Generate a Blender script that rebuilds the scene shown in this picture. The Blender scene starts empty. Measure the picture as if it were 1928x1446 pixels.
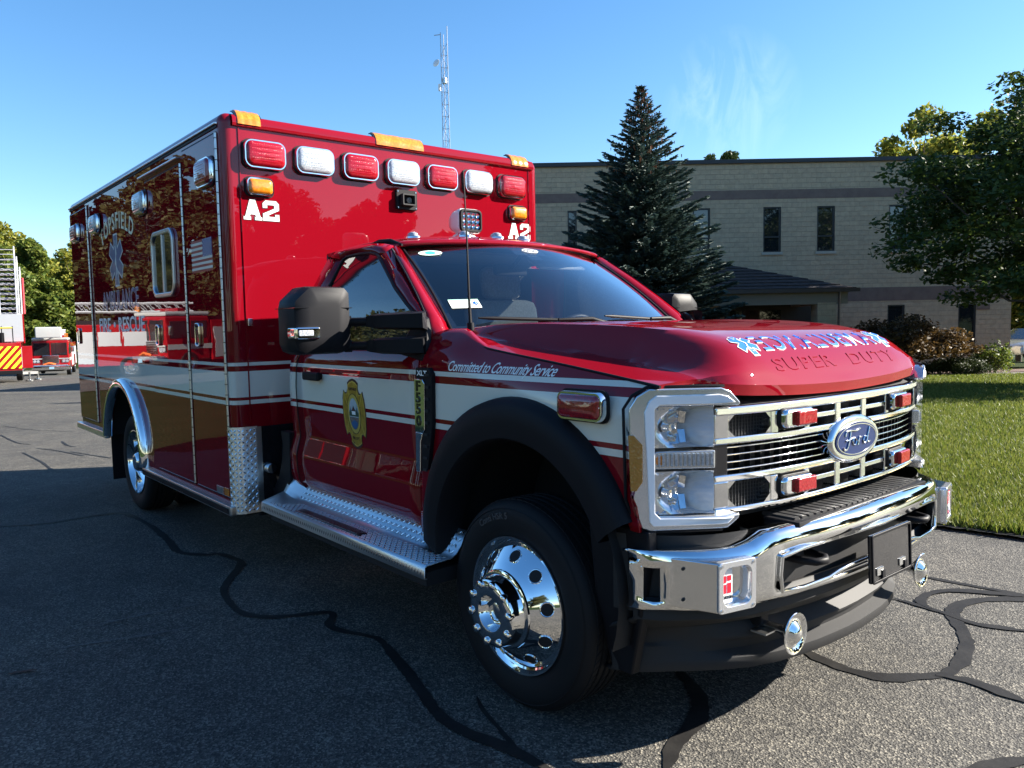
import bpy, bmesh, math, random
import numpy as np
from mathutils import Vector, Matrix
S = bpy.context.scene
COL = S.collection
rnd = random.Random(7)
PI = math.pi

# ------------------------------------------------------------------ camera
CAM = (4.5523, -2.8958, 1.4776)
YAW, PITCH, ROLL = 2.4442, 0.0753, -0.0188
FW = Vector((math.cos(YAW)*math.cos(PITCH), math.sin(YAW)*math.cos(PITCH), -math.sin(PITCH)))
RT0 = Vector((math.sin(YAW), -math.cos(YAW), 0)); UP0 = RT0.cross(FW)
RT = math.cos(ROLL)*RT0 + math.sin(ROLL)*UP0
UP = -math.sin(ROLL)*RT0 + math.cos(ROLL)*UP0
cd = bpy.data.cameras.new('camera'); cam = bpy.data.objects.new('camera', cd); COL.objects.link(cam)
cam.matrix_world = Matrix(((RT.x, UP.x, -FW.x, CAM[0]), (RT.y, UP.y, -FW.y, CAM[1]), (RT.z, UP.z, -FW.z, CAM[2]), (0, 0, 0, 1)))
cd.sensor_fit = 'HORIZONTAL'; cd.sensor_width = 36; cd.lens = 1472.19*36/1928
cd.clip_start = .05; cd.clip_end = 3000
S.camera = cam
S.render.resolution_x = 1024; S.render.resolution_y = 768

# ------------------------------------------------------------------ sky, sun, exposure
SUN_AZ, SUN_EL = math.radians(59), math.radians(28)      # azimuth from +X towards +Y
SUNV = Vector((math.cos(SUN_AZ)*math.cos(SUN_EL), math.sin(SUN_AZ)*math.cos(SUN_EL), math.sin(SUN_EL)))
W = bpy.data.worlds.new('World'); S.world = W; W.use_nodes = True
nt = W.node_tree; nt.nodes.clear()
def WN(t, **k):
    n = nt.nodes.new(t)
    for a, b in k.items(): setattr(n, a, b)
    return n
wo = WN('ShaderNodeOutputWorld'); bg = WN('ShaderNodeBackground'); sk = WN('ShaderNodeTexSky')
sk.sky_type = 'NISHITA'; sk.sun_disc = False
sk.sun_elevation = SUN_EL; sk.sun_rotation = math.atan2(SUNV.x, SUNV.y)
sk.altitude = 0; sk.air_density = 1.0; sk.dust_density = 0.35; sk.ozone_density = 3.0
bg.inputs[1].default_value = 0.060
# a wisp of cirrus over the building: streaky noise, masked to a patch of sky
wd = (RT*((1375-964)/1472.19)-UP*((185-723)/1472.19)+FW).normalized()
tc = WN('ShaderNodeTexCoord'); dt = WN('ShaderNodeVectorMath', operation='DOT_PRODUCT'); dt.inputs[1].default_value = wd
mk_ = WN('ShaderNodeMapRange'); mk_.inputs['From Min'].default_value = math.cos(math.radians(4.6)); mk_.inputs['From Max'].default_value = 1.0
mp = WN('ShaderNodeMapping'); mp.inputs['Rotation'].default_value = (.25, .1, .75); mp.inputs['Scale'].default_value = (16, 16, 5)
nz = WN('ShaderNodeTexNoise'); nz.inputs['Scale'].default_value = 1.5; nz.inputs['Detail'].default_value = 6; nz.inputs['Roughness'].default_value = .6; nz.inputs['Distortion'].default_value = 1.0
cr = WN('ShaderNodeValToRGB'); cr.color_ramp.elements[0].position = .44; cr.color_ramp.elements[1].position = .80; cr.color_ramp.elements[1].color = (.16, .16, .16, 1)
mm = WN('ShaderNodeMath', operation='MULTIPLY')
mx = WN('ShaderNodeMix', data_type='RGBA'); mx.inputs['B'].default_value = (8.5, 9.0, 9.8, 1)
nt.links.new(tc.outputs['Generated'], dt.inputs[0]); nt.links.new(dt.outputs['Value'], mk_.inputs['Value'])
hs = WN('ShaderNodeHueSaturation'); hs.inputs['Saturation'].default_value = 1.22; hs.inputs['Value'].default_value = 1.0
nt.links.new(tc.outputs['Generated'], mp.inputs[0]); nt.links.new(mp.outputs[0], nz.inputs['Vector']); nt.links.new(nz.outputs['Fac'], cr.inputs[0])
nt.links.new(sk.outputs[0], hs.inputs['Color']); nt.links.new(hs.outputs[0], mx.inputs['A'])
nt.links.new(cr.outputs[0], mm.inputs[0]); nt.links.new(mk_.outputs[0], mm.inputs[1]); nt.links.new(mm.outputs[0], mx.inputs['Factor'])
nt.links.new(mx.outputs['Result'], bg.inputs[0]); nt.links.new(bg.outputs[0], wo.inputs[0])
sl = bpy.data.lights.new('sun', 'SUN'); sl.energy = 5.0; sl.angle = math.radians(.53); sl.color = (1, .93, .82)
so = bpy.data.objects.new('sun', sl); COL.objects.link(so); so.location = (10, 15, 20)
so.rotation_euler = (-SUNV).to_track_quat('-Z', 'Y').to_euler()
S.view_settings.view_transform = 'Standard'; S.view_settings.look = 'None'; S.view_settings.gamma = 1
S.view_settings.exposure = 2.08; S.view_settings.use_curve_mapping = False
S.render.engine = 'CYCLES'
try: S.cycles.max_bounces = 8; S.cycles.transparent_max_bounces = 12
except Exception: pass

# ------------------------------------------------------------------ helpers
def link(o, parent=None, loc=None, rot=None):
    COL.objects.link(o)
    if parent is not None: o.parent = parent
    if loc is not None: o.location = loc
    if rot is not None: o.rotation_euler = rot
    return o
def tag(o, label=None, cat=None, group=None, kind=None):
    for k, v in (('label', label), ('category', cat), ('group', group), ('kind', kind)):
        if v: o[k] = v
    return o
def empty(name, loc=(0, 0, 0), rz=0):
    o = bpy.data.objects.new(name, None); o.empty_display_size = .3
    return link(o, None, loc, (0, 0, rz))
def finish(me, m, smooth):
    for x in (m if isinstance(m, (list, tuple)) else [m]): me.materials.append(x)
    if smooth:
        me.polygons.foreach_set('use_smooth', [True]*len(me.polygons))
        if smooth < 179: me.set_sharp_from_angle(angle=math.radians(smooth))
    me.update()
def meshdata(name, V, F, m, smooth=30):
    me = bpy.data.meshes.new(name); me.from_pydata([tuple(v) for v in V], [], F); me.validate(); finish(me, m, smooth); return me
def mk(name, V, F, m, parent=None, smooth=30, loc=None, rot=None):
    return link(bpy.data.objects.new(name, meshdata(name, V, F, m, smooth)), parent, loc, rot)
def wn(o):
    md = o.modifiers.new('wn', 'WEIGHTED_NORMAL'); md.keep_sharp = True; return o
def recalc(o):
    bm = bmesh.new(); bm.from_mesh(o.data); bmesh.ops.recalc_face_normals(bm, faces=bm.faces); bm.to_mesh(o.data); bm.free(); return o
def orient(o, out):
    out = Vector(out); s = sum((p.normal.dot(out)*p.area for p in o.data.polygons))
    if s < 0: o.data.flip_normals()
    return o
def solid(o, t, off=-1):
    md = o.modifiers.new('so', 'SOLIDIFY'); md.thickness = t; md.offset = off; return o
def bevelmod(o, w, seg=2, ang=35):
    md = o.modifiers.new('bv', 'BEVEL'); md.width = w; md.segments = seg; md.limit_method = 'ANGLE'; md.angle_limit = math.radians(ang); md.harden_normals = False
    wn(o); return o
def box(name, c, s, m, parent=None, bev=0, rot=None, seg=2):
    x, y, z = (a/2 for a in s)
    V = [(i*x, j*y, k*z) for i in (-1, 1) for j in (-1, 1) for k in (-1, 1)]
    F = [(0, 1, 3, 2), (4, 6, 7, 5), (0, 4, 5, 1), (2, 3, 7, 6), (0, 2, 6, 4), (1, 5, 7, 3)]
    if bev:
        bm = bmesh.new(); vs = [bm.verts.new(v) for v in V]
        for f in F: bm.faces.new([vs[i] for i in f])
        bmesh.ops.bevel(bm, geom=list(bm.edges), offset=min(bev, min(x, y, z)*.95), segments=seg, profile=.5, affect='EDGES')
        me = bpy.data.meshes.new(name); bm.to_mesh(me); bm.free(); finish(me, m, 40)
        o = link(bpy.data.objects.new(name, me), parent, c, rot); return wn(o)
    return mk(name, V, F, m, parent, 0, c, rot)
def boxb(name, x0, x1, y0, y1, z0, z1, m, parent=None, bev=0):
    return box(name, ((x0+x1)/2, (y0+y1)/2, (z0+z1)/2), (x1-x0, y1-y0, z1-z0), m, parent, bev)
def interp(tab, x):
    if x <= tab[0][0]: return tab[0][1]
    for (a, b), (c, d) in zip(tab, tab[1:]):
        if x <= c: return b+(d-b)*(x-a)/(c-a)
    return tab[-1][1]
def smooth_tab(tab, n=60):
    xs = np.array([t[0] for t in tab], float); ys = np.array([t[1] for t in tab], float)
    m = np.gradient(ys, xs)
    def f(x):
        x = min(max(x, xs[0]), xs[-1]); i = min(int(np.searchsorted(xs, x, 'right'))-1, len(xs)-2)
        h = xs[i+1]-xs[i]; t = (x-xs[i])/h
        return float((2*t**3-3*t**2+1)*ys[i]+(t**3-2*t**2+t)*h*m[i]+(-2*t**3+3*t**2)*ys[i+1]+(t**3-t**2)*h*m[i+1])
    return f
def loft(name, secs, m, parent=None, closed=False, smooth=40, capped=False, flip=False, out=None):
    n = len(secs[0]); V = [p for s in secs for p in s]; F = []
    for i in range(len(secs)-1):
        for j in range(n if closed else n-1):
            k = (j+1) % n; q = (i*n+j, i*n+k, (i+1)*n+k, (i+1)*n+j)
            F.append(q[::-1] if flip else q)
    if capped: F += [tuple(range(n))[::-1], tuple(range((len(secs)-1)*n, len(secs)*n))]
    o = mk(name, V, F, m, parent, smooth)
    if out: orient(o, out)
    return recalc(o) if (closed and capped) else o
def tube_vf(pts, r, seg=8, cap=True):
    pts = [Vector(p) for p in pts]; V = []; F = []; n = len(pts); up = None
    for i, p in enumerate(pts):
        d = (pts[min(i+1, n-1)]-pts[max(i-1, 0)]).normalized()
        if up is None: up = Vector((0, 0, 1)) if abs(d.z) < .9 else Vector((1, 0, 0))
        a = d.cross(up).normalized(); b = a.cross(d).normalized(); up = b
        rr = r[i] if isinstance(r, (list, tuple)) else r
        V += [p+a*rr*math.cos(2*PI*k/seg)+b*rr*math.sin(2*PI*k/seg) for k in range(seg)]
    for i in range(n-1):
        for k in range(seg): F.append((i*seg+k, i*seg+(k+1) % seg, (i+1)*seg+(k+1) % seg, (i+1)*seg+k))
    if cap: F += [tuple(range(seg))[::-1], tuple(range((n-1)*seg, n*seg))]
    return V, F
def tube(name, pts, r, m, parent=None, seg=8, loc=None, rot=None):
    V, F = tube_vf(pts, r, seg); return recalc(mk(name, V, F, m, parent, 50, loc, rot))
class MB:
    def __init__(s): s.V = []; s.F = []
    def add(s, V, F):
        b = len(s.V); s.V += [tuple(v) for v in V]; s.F += [tuple(i+b for i in f) for f in F]
    def box(s, x0, x1, y0, y1, z0, z1):
        s.add([(x, y, z) for x in (x0, x1) for y in (y0, y1) for z in (z0, z1)], [(0, 1, 3, 2), (4, 6, 7, 5), (0, 4, 5, 1), (2, 3, 7, 6), (0, 2, 6, 4), (1, 5, 7, 3)])
    def tube(s, p, r, seg=6): s.add(*tube_vf(p, r, seg))
    def build(s, name, m, parent=None, smooth=40, loc=None, rot=None): return recalc(mk(name, s.V, s.F, m, parent, smooth, loc, rot))
def lathe_vf(prof, seg=48, axis='y', sgn=-1):
    # profile (radius, axial outwards); axis y, outwards = sgn*y
    V = []; F = []; n = len(prof)
    for k in range(seg):
        a = 2*PI*k/seg; c, s = math.cos(a), math.sin(a)
        for r, t in prof:
            V.append((r*c, sgn*t, r*s) if axis == 'y' else ((sgn*t, r*c, r*s) if axis == 'x' else (r*c, r*s, sgn*t)))
    for k in range(seg):
        k2 = (k+1) % seg
        for i in range(n-1): F.append((k*n+i, k*n+i+1, k2*n+i+1, k2*n+i))
    return V, F
def lathe(name, prof, m, parent=None, loc=None, seg=48, axis='y', sgn=-1, smooth=35):
    V, F = lathe_vf(prof, seg, axis, sgn)
    o = mk(name, V, F, m, parent, smooth, loc)
    bm = bmesh.new(); bm.from_mesh(o.data); bmesh.ops.remove_doubles(bm, verts=bm.verts, dist=1e-5); bmesh.ops.recalc_face_normals(bm, faces=bm.faces); bm.to_mesh(o.data); bm.free()
    o.data.set_sharp_from_angle(angle=math.radians(smooth)); return o
def rrect(w, h, r, n=5, cx=0, cy=0):
    o = []
    for sx, sy, a0 in ((1, 1, 0), (-1, 1, 90), (-1, -1, 180), (1, -1, 270)):
        for k in range(n+1):
            a = math.radians(a0+90*k/n); o.append((cx+sx*(w/2-r)+r*math.cos(a), cy+sy*(h/2-r)+r*math.sin(a)))
    return o
def ell(w, h, n=40, cx=0, cy=0): return [(cx+w/2*math.cos(2*PI*k/n), cy+h/2*math.sin(2*PI*k/n)) for k in range(n)]
def sub(poly, d):
    o = []
    for a, b in zip(poly, poly[1:]+poly[:1]):
        n = max(1, int(math.hypot(b[0]-a[0], b[1]-a[1])/d))
        o += [(a[0]+(b[0]-a[0])*k/n, a[1]+(b[1]-a[1])*k/n) for k in range(n)]
    return o
def plate_vf(outline, f, w0, w1):
    # prism of a 2D outline; f(u,v,w)->xyz
    n = len(outline); V = [f(u, v, w0) for u, v in outline]+[f(u, v, w1) for u, v in outline]
    F = [tuple(range(n))[::-1], tuple(range(n, 2*n))]+[(i, (i+1) % n, n+(i+1) % n, n+i) for i in range(n)]
    return V, F
def plate(name, outline, f, w0, w1, m, parent=None, bev=0, smooth=30):
    V, F = plate_vf(outline, f, w0, w1); o = recalc(mk(name, V, F, m, parent, smooth))
    if bev: bevelmod(o, bev)
    return o
def ring_vf(outer, inner, f, w0, w1):
    n = len(outer); V = [f(u, v, w0) for u, v in outer]+[f(u, v, w1) for u, v in outer]+[f(u, v, w0) for u, v in inner]+[f(u, v, w1) for u, v in inner]; F = []
    for i in range(n):
        j = (i+1) % n
        F += [(i, j, n+j, n+i), (2*n+j, 2*n+i, 3*n+i, 3*n+j), (n+i, n+j, 3*n+j, 3*n+i), (j, i, 2*n+i, 2*n+j)]
    return V, F
def ring(name, outer, inner, f, w0, w1, m, parent=None, bev=0, smooth=40):
    V, F = ring_vf(outer, inner, f, w0, w1); o = recalc(mk(name, V, F, m, parent, smooth))
    if bev: bevelmod(o, bev)
    return o
def text_vf(s, size, f, xs=1.0, shear=0.0, w0=0., w1=.001, align='CENTER', space=1.0, bold=0.0, res=3):
    cu = bpy.data.curves.new('t', 'FONT'); cu.body = s; cu.size = size; cu.align_x = align; cu.align_y = 'CENTER'; cu.space_character = space
    cu.resolution_u = res; cu.shear = shear; cu.offset = bold*size; cu.extrude = .5
    ob = bpy.data.objects.new('t', cu); me = bpy.data.meshes.new_from_object(ob)
    V = [f(v.co.x*xs, v.co.y, w0 if v.co.z < 0 else w1) for v in me.vertices]; F = [tuple(p.vertices) for p in me.polygons]
    bpy.data.meshes.remove(me); bpy.data.objects.remove(ob); bpy.data.curves.remove(cu); return V, F
def text(name, s, size, f, m, parent=None, **k):
    V, F = text_vf(s, size, f, **k); return mk(name, V, F, m, parent, 0)

# ------------------------------------------------------------------ materials
MATS = {}
def mat(name, base, rough=.5, metal=0, coat=0, spec=.5, coat_rough=.03, trans=0, emit=None, bump=None, vary=None, sheen=0):
    """bump=(kind,scale,strength,distance) ; vary=(scale,color2,lo,hi)"""
    m = bpy.data.materials.new(name); m.use_nodes = True; n = m.node_tree.nodes; L = m.node_tree.links; b = n['Principled BSDF']
    b.inputs['Base Color'].default_value = (*base, 1); b.inputs['Roughness'].default_value = rough; b.inputs['Metallic'].default_value = metal
    b.inputs['Coat Weight'].default_value = coat; b.inputs['Coat Roughness'].default_value = coat_rough; b.inputs['Specular IOR Level'].default_value = spec
    b.inputs['Transmission Weight'].default_value = trans
    tc = n.new('ShaderNodeTexCoord')
    if vary:
        t = n.new('ShaderNodeTexNoise'); t.inputs['Scale'].default_value = vary[0]; t.inputs['Detail'].default_value = 6; t.inputs['Roughness'].default_value = .6
        L.new(tc.outputs['Object'], t.inputs['Vector']); r = n.new('ShaderNodeValToRGB')
        r.color_ramp.elements[0].position = vary[2]; r.color_ramp.elements[1].position = vary[3]
        r.color_ramp.elements[0].color = (*base, 1); r.color_ramp.elements[1].color = (*vary[1], 1)
        L.new(t.outputs['Fac'], r.inputs[0]); L.new(r.outputs[0], b.inputs['Base Color'])
    if bump:
        kind, sc, st, di = bump; bp = n.new('ShaderNodeBump'); bp.inputs['Strength'].default_value = st; bp.inputs['Distance'].default_value = di
        if kind == 'noise': t = n.new('ShaderNodeTexNoise'); t.inputs['Detail'].default_value = 4; out = 'Fac'
        elif kind == 'vor': t = n.new('ShaderNodeTexVoronoi'); out = 'Distance'
        else: t = n.new('ShaderNodeTexWave'); t.bands_direction = kind; out = 'Fac'
        t.inputs['Scale'].default_value = sc; L.new(tc.outputs['Object'], t.inputs['Vector']); L.new(t.outputs[out], bp.inputs['Height']); L.new(bp.outputs[0], b.inputs['Normal'])
        if coat: L.new(bp.outputs[0], b.inputs['Coat Normal'])
    MATS[name] = m; return m
RED = (.18, .0024, .008)
def paint(name, striped):
    m = mat(name, RED, .45, .0, .92, .0, .008, bump=('noise', 1.1, .022, .05)); n = m.node_tree.nodes; L = m.node_tree.links; b = n['Principled BSDF']
    if striped:
        tc = n.new('ShaderNodeTexCoord'); sp = n.new('ShaderNodeSeparateXYZ'); L.new(tc.outputs['Object'], sp.inputs[0])
        r = n.new('ShaderNodeValToRGB'); r.color_ramp.interpolation = 'CONSTANT'; el = r.color_ramp.elements
        mr = n.new('ShaderNodeMapRange'); mr.inputs['From Min'].default_value = 1.0; mr.inputs['From Max'].default_value = 1.3
        L.new(sp.outputs['Z'], mr.inputs['Value']); L.new(mr.outputs[0], r.inputs[0])
        wh = (.66, .63, .54, 1); rd = (*RED, 1); dk = (.06, .01, .012, 1)
        stops = [(0, rd), (1.0355, dk), (1.0365, wh), (1.0615, rd), (1.08, wh), (1.2338, rd), (1.265, wh), (1.2855, dk), (1.2866, rd)]
        el[0].color = rd; el[1].position = (stops[1][0]-1)/.3; el[1].color = dk
        for z, c in stops[2:]:
            e = el.new((z-1)/.3); e.color = c
        L.new(r.outputs[0], b.inputs['Base Color'])
    return m
M_RED = paint('red_paint', False); M_STR = paint('red_paint_with_white_stripes', True)
M_CHR = mat('chrome', (.82, .83, .84), .045, 1)
M_CHR2 = mat('satin_chrome', (.72, .73, .74), .16, 1)
M_ALU = mat('aluminium', (.62, .63, .64), .3, 1)
M_DIA = mat('polished_tread_plate', (.80, .81, .81), .36, 1, bump=('noise', 9, .05, .02))
M_BLK = mat('black_plastic', (.010, .010, .012), .50, spec=.12, bump=('noise', 600, .1, .002))
M_VAL = mat('charcoal_textured_plastic', (.026, .026, .027), .6, spec=.18, bump=('noise', 500, .15, .002))
M_GBL = mat('gloss_black', (.01, .01, .012), .1, 0, .5)
M_DRK = mat('underbody_black', (.006, .006, .007), .8)
M_RUB = mat('tyre_rubber', (.009, .009, .010), .65, spec=.2, bump=('noise', 300, .12, .002))
M_WHT = mat('white_vinyl', (.80, .80, .77), .45, spec=.25)
M_WPL = mat('white_plastic', (.75, .75, .74), .25, coat=.5)
M_SIL = mat('silver_lamp_trim', (.68, .69, .71), .16, .75, .6)
M_DRL = mat('daylight_strip', (.80, .82, .85), .22, 0, 1)
M_BLU = mat('blue_vinyl', (.012, .12, .62), .35, coat=.4)
M_SBL = mat('steel_blue_vinyl', (.05, .12, .26), .35, coat=.5)
M_NAVY = mat('navy_vinyl', (.02, .04, .22), .35, coat=.4)
M_FRED = mat('flag_red_vinyl', (.33, .02, .025), .35, coat=.4)
M_CRM = mat('cream_reflective_vinyl', (.85, .78, .55), .5, spec=.2)
M_GLD = mat('gold_leaf_vinyl', (.62, .40, .05), .3, .55, .4, vary=(30, (.42, .26, .03), .4, .65))
M_GLD2 = mat('gold_line', (.72, .55, .12), .3, .5)
M_BRN = mat('dark_outline', (.05, .012, .012), .4)
M_LRED = mat('red_lens', (.20, .002, .007), .12, 0, 1, .1, .02, bump=('vor', 60, .10, .003), vary=(170, (.32, .008, .018), .45, .65))
M_LSTR = mat('strobe_red_lens', (.20, .002, .006), .1, 0, 1, .1, .02, bump=('vor', 80, .25, .004), vary=(150, (.30, .006, .014), .45, .65))
M_LDRD = mat('deep_red_lens', (.20, .004, .01), .14, 0, 1, .6, .02, bump=('vor', 60, .10, .003), vary=(140, (.4, .01, .02), .45, .7))
M_LWHT = mat('clear_lens', (.27, .30, .34), .12, .2, 1, .3, .02, bump=('vor', 60, .12, .003), vary=(170, (.52, .54, .58), .42, .6))
M_LEDR = mat('red_led_dots', (.38, .02, .035), .15, 0, 1); M_LEDW = mat('white_led_dots', (.62, .66, .72), .12, .1, 1); M_LEDA = mat('amber_led_dots', (.62, .22, .02), .15, 0, 1)
M_LAMB = mat('amber_lens', (.55, .15, .004), .16, 0, 1, .6, .03, bump=('vor', 60, .08, .003), vary=(60, (.66, .23, .012), .45, .65))
M_LAMD = mat('dark_amber_lens', (.36, .15, .02), .2, 0, .8, .6, .03, bump=('vor', 90, .4, .004))
M_SEAT = mat('grey_seat_cloth', (.30, .30, .29), .9, bump=('noise', 200, .4, .003), vary=(80, (.38, .38, .36), .4, .65))
M_INT = mat('dark_interior', (.03, .032, .036), .7)
M_BADGE = mat('badge_blue', (.006, .018, .085), .3, 0, .35, .2)
def glass(name, tint, r0=.04, rough=0.0, boost=1.0):
    """thin pane: clear tint plus a mirror layer by Schlick's law, the same from both sides"""
    m = bpy.data.materials.new(name); m.use_nodes = True; n = m.node_tree.nodes; L = m.node_tree.links; n.clear()
    o = n.new('ShaderNodeOutputMaterial'); mix = n.new('ShaderNodeMixShader'); t = n.new('ShaderNodeBsdfTransparent'); g = n.new('ShaderNodeBsdfGlossy'); lw = n.new('ShaderNodeLayerWeight'); lw.inputs[0].default_value = .5
    t.inputs[0].default_value = (*tint, 1); g.inputs['Roughness'].default_value = rough
    pw = n.new('ShaderNodeMath'); pw.operation = 'POWER'; pw.inputs[1].default_value = 5
    ma = n.new('ShaderNodeMath'); ma.operation = 'MULTIPLY_ADD'; ma.inputs[1].default_value = (1-r0)*boost; ma.inputs[2].default_value = r0*boost; ma.use_clamp = True
    L.new(lw.outputs['Facing'], pw.inputs[0]); L.new(pw.outputs[0], ma.inputs[0]); L.new(ma.outputs[0], mix.inputs[0]); L.new(t.outputs[0], mix.inputs[1]); L.new(g.outputs[0], mix.inputs[2]); L.new(mix.outputs[0], o.inputs[0]); return m
M_WS = glass('windshield_glass', (.78, .83, .85), .04, boost=3.0)
M_SG = glass('tinted_side_glass', (.10, .12, .13), .05, boost=2.4)
M_DG = glass('dark_box_glass', (.03, .04, .04), .05, boost=1.6)
M_LENS = glass('lamp_cover', (.96, .97, .98), .04)
# ================================================================== AMBULANCE
AMB = empty('ambulance')
tag(AMB, 'red ambulance with white side stripes parked on the asphalt driveway', 'ambulance')
HW = 1.22
def fS(cx, cz, y=-HW): return lambda u, v, w: (cx+u, y-w, cz+v)
def fF(cy, cz, x=0.0): return lambda u, v, w: (x+w, cy+u, cz+v)

# ---- patient module
prof = [(0, .42), (0, 2.735), (-4.10, 2.735), (-4.10, .60), (-2.97, .60)]
for k in range(0, 25):
    a = math.radians(169-k*(169-4)/24); prof.append((-2.42+.55*math.cos(a), .50+.55*math.sin(a)))
prof += [(-1.87, .42)]
bm = bmesh.new(); n = len(prof)
A = [bm.verts.new((x, -HW, z)) for x, z in prof]; B = [bm.verts.new((x, HW, z)) for x, z in prof]
bm.faces.new(A); bm.faces.new(B[::-1])
for i in range(n): bm.faces.new((A[i], B[i], B[(i+1) % n], A[(i+1) % n]))
bmesh.ops.recalc_face_normals(bm, faces=bm.faces)
def isb(e):
    a, b = e.verts[0].co, e.verts[1].co
    lo = lambda p: abs(abs(p.y)-HW) < 1e-4
    if abs(a.z-2.735) < 1e-4 and abs(b.z-2.735) < 1e-4: return True
    return lo(a) and lo(b) and abs(a.x-b.x) < 1e-4 and (abs(a.x) < 1e-4 or abs(a.x+4.1) < 1e-4)
bmesh.ops.bevel(bm, geom=[e for e in bm.edges if isb(e)], offset=.062, segments=7, profile=.5, affect='EDGES')
me = bpy.data.meshes.new('module_body'); bm.to_mesh(me); bm.free(); finish(me, M_STR, 35)
body = wn(link(bpy.data.objects.new('module_body', me), AMB))
# dark lining of the wheel tunnel
V = []; F = []
for k in range(25):
    a = math.radians(172-k*(172-2)/24); V += [(-2.42+.546*math.cos(a), -1.2, .50+.546*math.sin(a)), (-2.42+.546*math.cos(a), 1.2, .50+.546*math.sin(a))]
for k in range(24): F.append((2*k, 2*k+1, 2*k+3, 2*k+2))
mk('wheel_tunnel_liner', V, F, M_DRK, AMB)
boxb('frame_rail', -4.3, 2.9, -.45, -.35, .42, .62, M_DRK, AMB); boxb('frame_rail', -4.3, 2.9, .35, .45, .42, .62, M_DRK, AMB)
boxb('underfloor', -1.8, -.05, -1.15, 1.15, .36, .425, M_DRK, AMB)
boxb('rear_step', -4.42, -4.09, -1.05, 1.05, .50, .57, M_DIA, AMB, .01)
# doors on the right side (thin panels standing proud, with hinge strips)
def sdoor(x0, x1, z0, z1):
    d = boxb('compartment_door', x0, x1, -HW-.010, -HW+.02, z0, z1, M_STR, AMB)
    # keep object coordinates in vehicle space so the stripes line up
    me = d.data; loc = d.location.copy()
    for v in me.vertices: v.co += loc
    d.location = (0, 0, 0); bevelmod(d, .006, 2); return d
d1 = sdoor(-4.045, -3.355, .66, 2.61); d2 = sdoor(-1.512, -.722, .475, 2.548); d3 = sdoor(-.672, -.075, .475, 2.615)
for d, x, z0, z1 in ((d1, -3.343, .66, 2.61), (d2, -.709, .475, 2.548), (d3, -.062, .475, 2.615)):
    h = tube('hinge', [(x, -HW-.008, z0), (x, -HW-.008, z1)], .0085, M_ALU, d, 8)
    mb = MB(); k = z0
    while k < z1: mb.box(x-.0095, x+.0095, -HW-.0175, -HW-.006, k, k+.004); k += .062
    mb.build('hinge_knuckles', M_BLK, d)['kind'] = 'stuff'
# black shut-line gaskets
def gasket(d, x0, x1, z0, z1):
    mb = MB(); t = .009
    mb.box(x0-t, x0, -HW-.004, -HW+.01, z0-t, z1+t); mb.box(x1, x1+t, -HW-.004, -HW+.01, z0-t, z1+t)
    mb.box(x0, x1, -HW-.004, -HW+.01, z0-t, z0); mb.box(x0, x1, -HW-.004, -HW+.01, z1, z1+t)
    mb.build('door_gasket', M_BLK, d)
gasket(d1, -4.045, -3.355, .66, 2.61); gasket(d2, -1.512, -.722, .475, 2.548); gasket(d3, -.672, -.075, .475, 2.615)
def ppaddle(x, z, d):
    f = fS(x, z, -HW-.009)
    h = ring('door_handle', rrect(.085, .15, .022), rrect(.060, .122, .016), f, 0, .016, M_CHR, d, .004)
    plate('handle_recess', rrect(.064, .126, .016), f, -.002, .003, M_GBL, d)
    plate('handle_paddle', rrect(.040, .085, .012, cy=-.006), f, .003, .010, M_GBL, d, .003)
ppaddle(-3.90, 1.45, d1); ppaddle(-1.345, 1.452, d2); ppaddle(-.50, 1.452, d3)
# drip mouldings, trim
boxb('drip_rail', -4.06, -.05, -HW-.016, -HW+.004, 2.662, 2.676, M_ALU, AMB, .004)
boxb('drip_rail_shadow_gap', -4.06, -.05, -HW-.006, -HW+.004, 2.645, 2.660, M_BLK, AMB)
boxb('door_rain_gutter', -1.60, -.715, -HW-.035, -HW+.004, 2.578, 2.592, M_ALU, AMB, .005)
rub = boxb('rub_rail', -1.87, -.02, -HW-.036, -HW+.01, .375, .435, M_ALU, AMB, .01)
boxb('rub_rail_insert', -1.86, -.05, -HW-.040, -HW-.034, .388, .420, M_BLK, rub)
bpy.data.objects[rub.children[0].name].matrix_parent_inverse = Matrix.Translation(-rub.location)
boxb('rub_rail', -4.14, -3.0, -HW-.036, -HW+.01, .545, .605, M_ALU, AMB, .01)
boxb('side_marker_reflector', -.165, -.095, -HW-.016, -HW-.008, .482, .530, M_LAMB, AMB, .003)
boxb('maker_plate', -.30, -.19, -HW-.014, -HW-.008, .482, .525, M_ALU, AMB, .002)
tube('latch_rod', [(-1.518, -HW-.004, 1.95), (-1.518, -HW-.004, 2.52)], .003, M_ALU, AMB, 6)
# entry-door window
wx, wz, ww, wh = -1.128, 1.942, .49, .455
f = fS(wx, wz, -HW-.009)
win = ring('door_window_frame', rrect(ww, wh, .085, 8), rrect(ww-.06, wh-.06, .062, 8), f, -.001, .022, M_ALU, d2, .006)
plate('window_pane', rrect(ww-.055, wh-.055, .062, 8), f, .004, .008, M_GBL, d2)
boxb('window_mullion', wx-.012, wx+.012, -HW-.027, -HW-.014, wz-wh/2+.03, wz+wh/2-.03, M_ALU, d2, .003)
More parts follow.
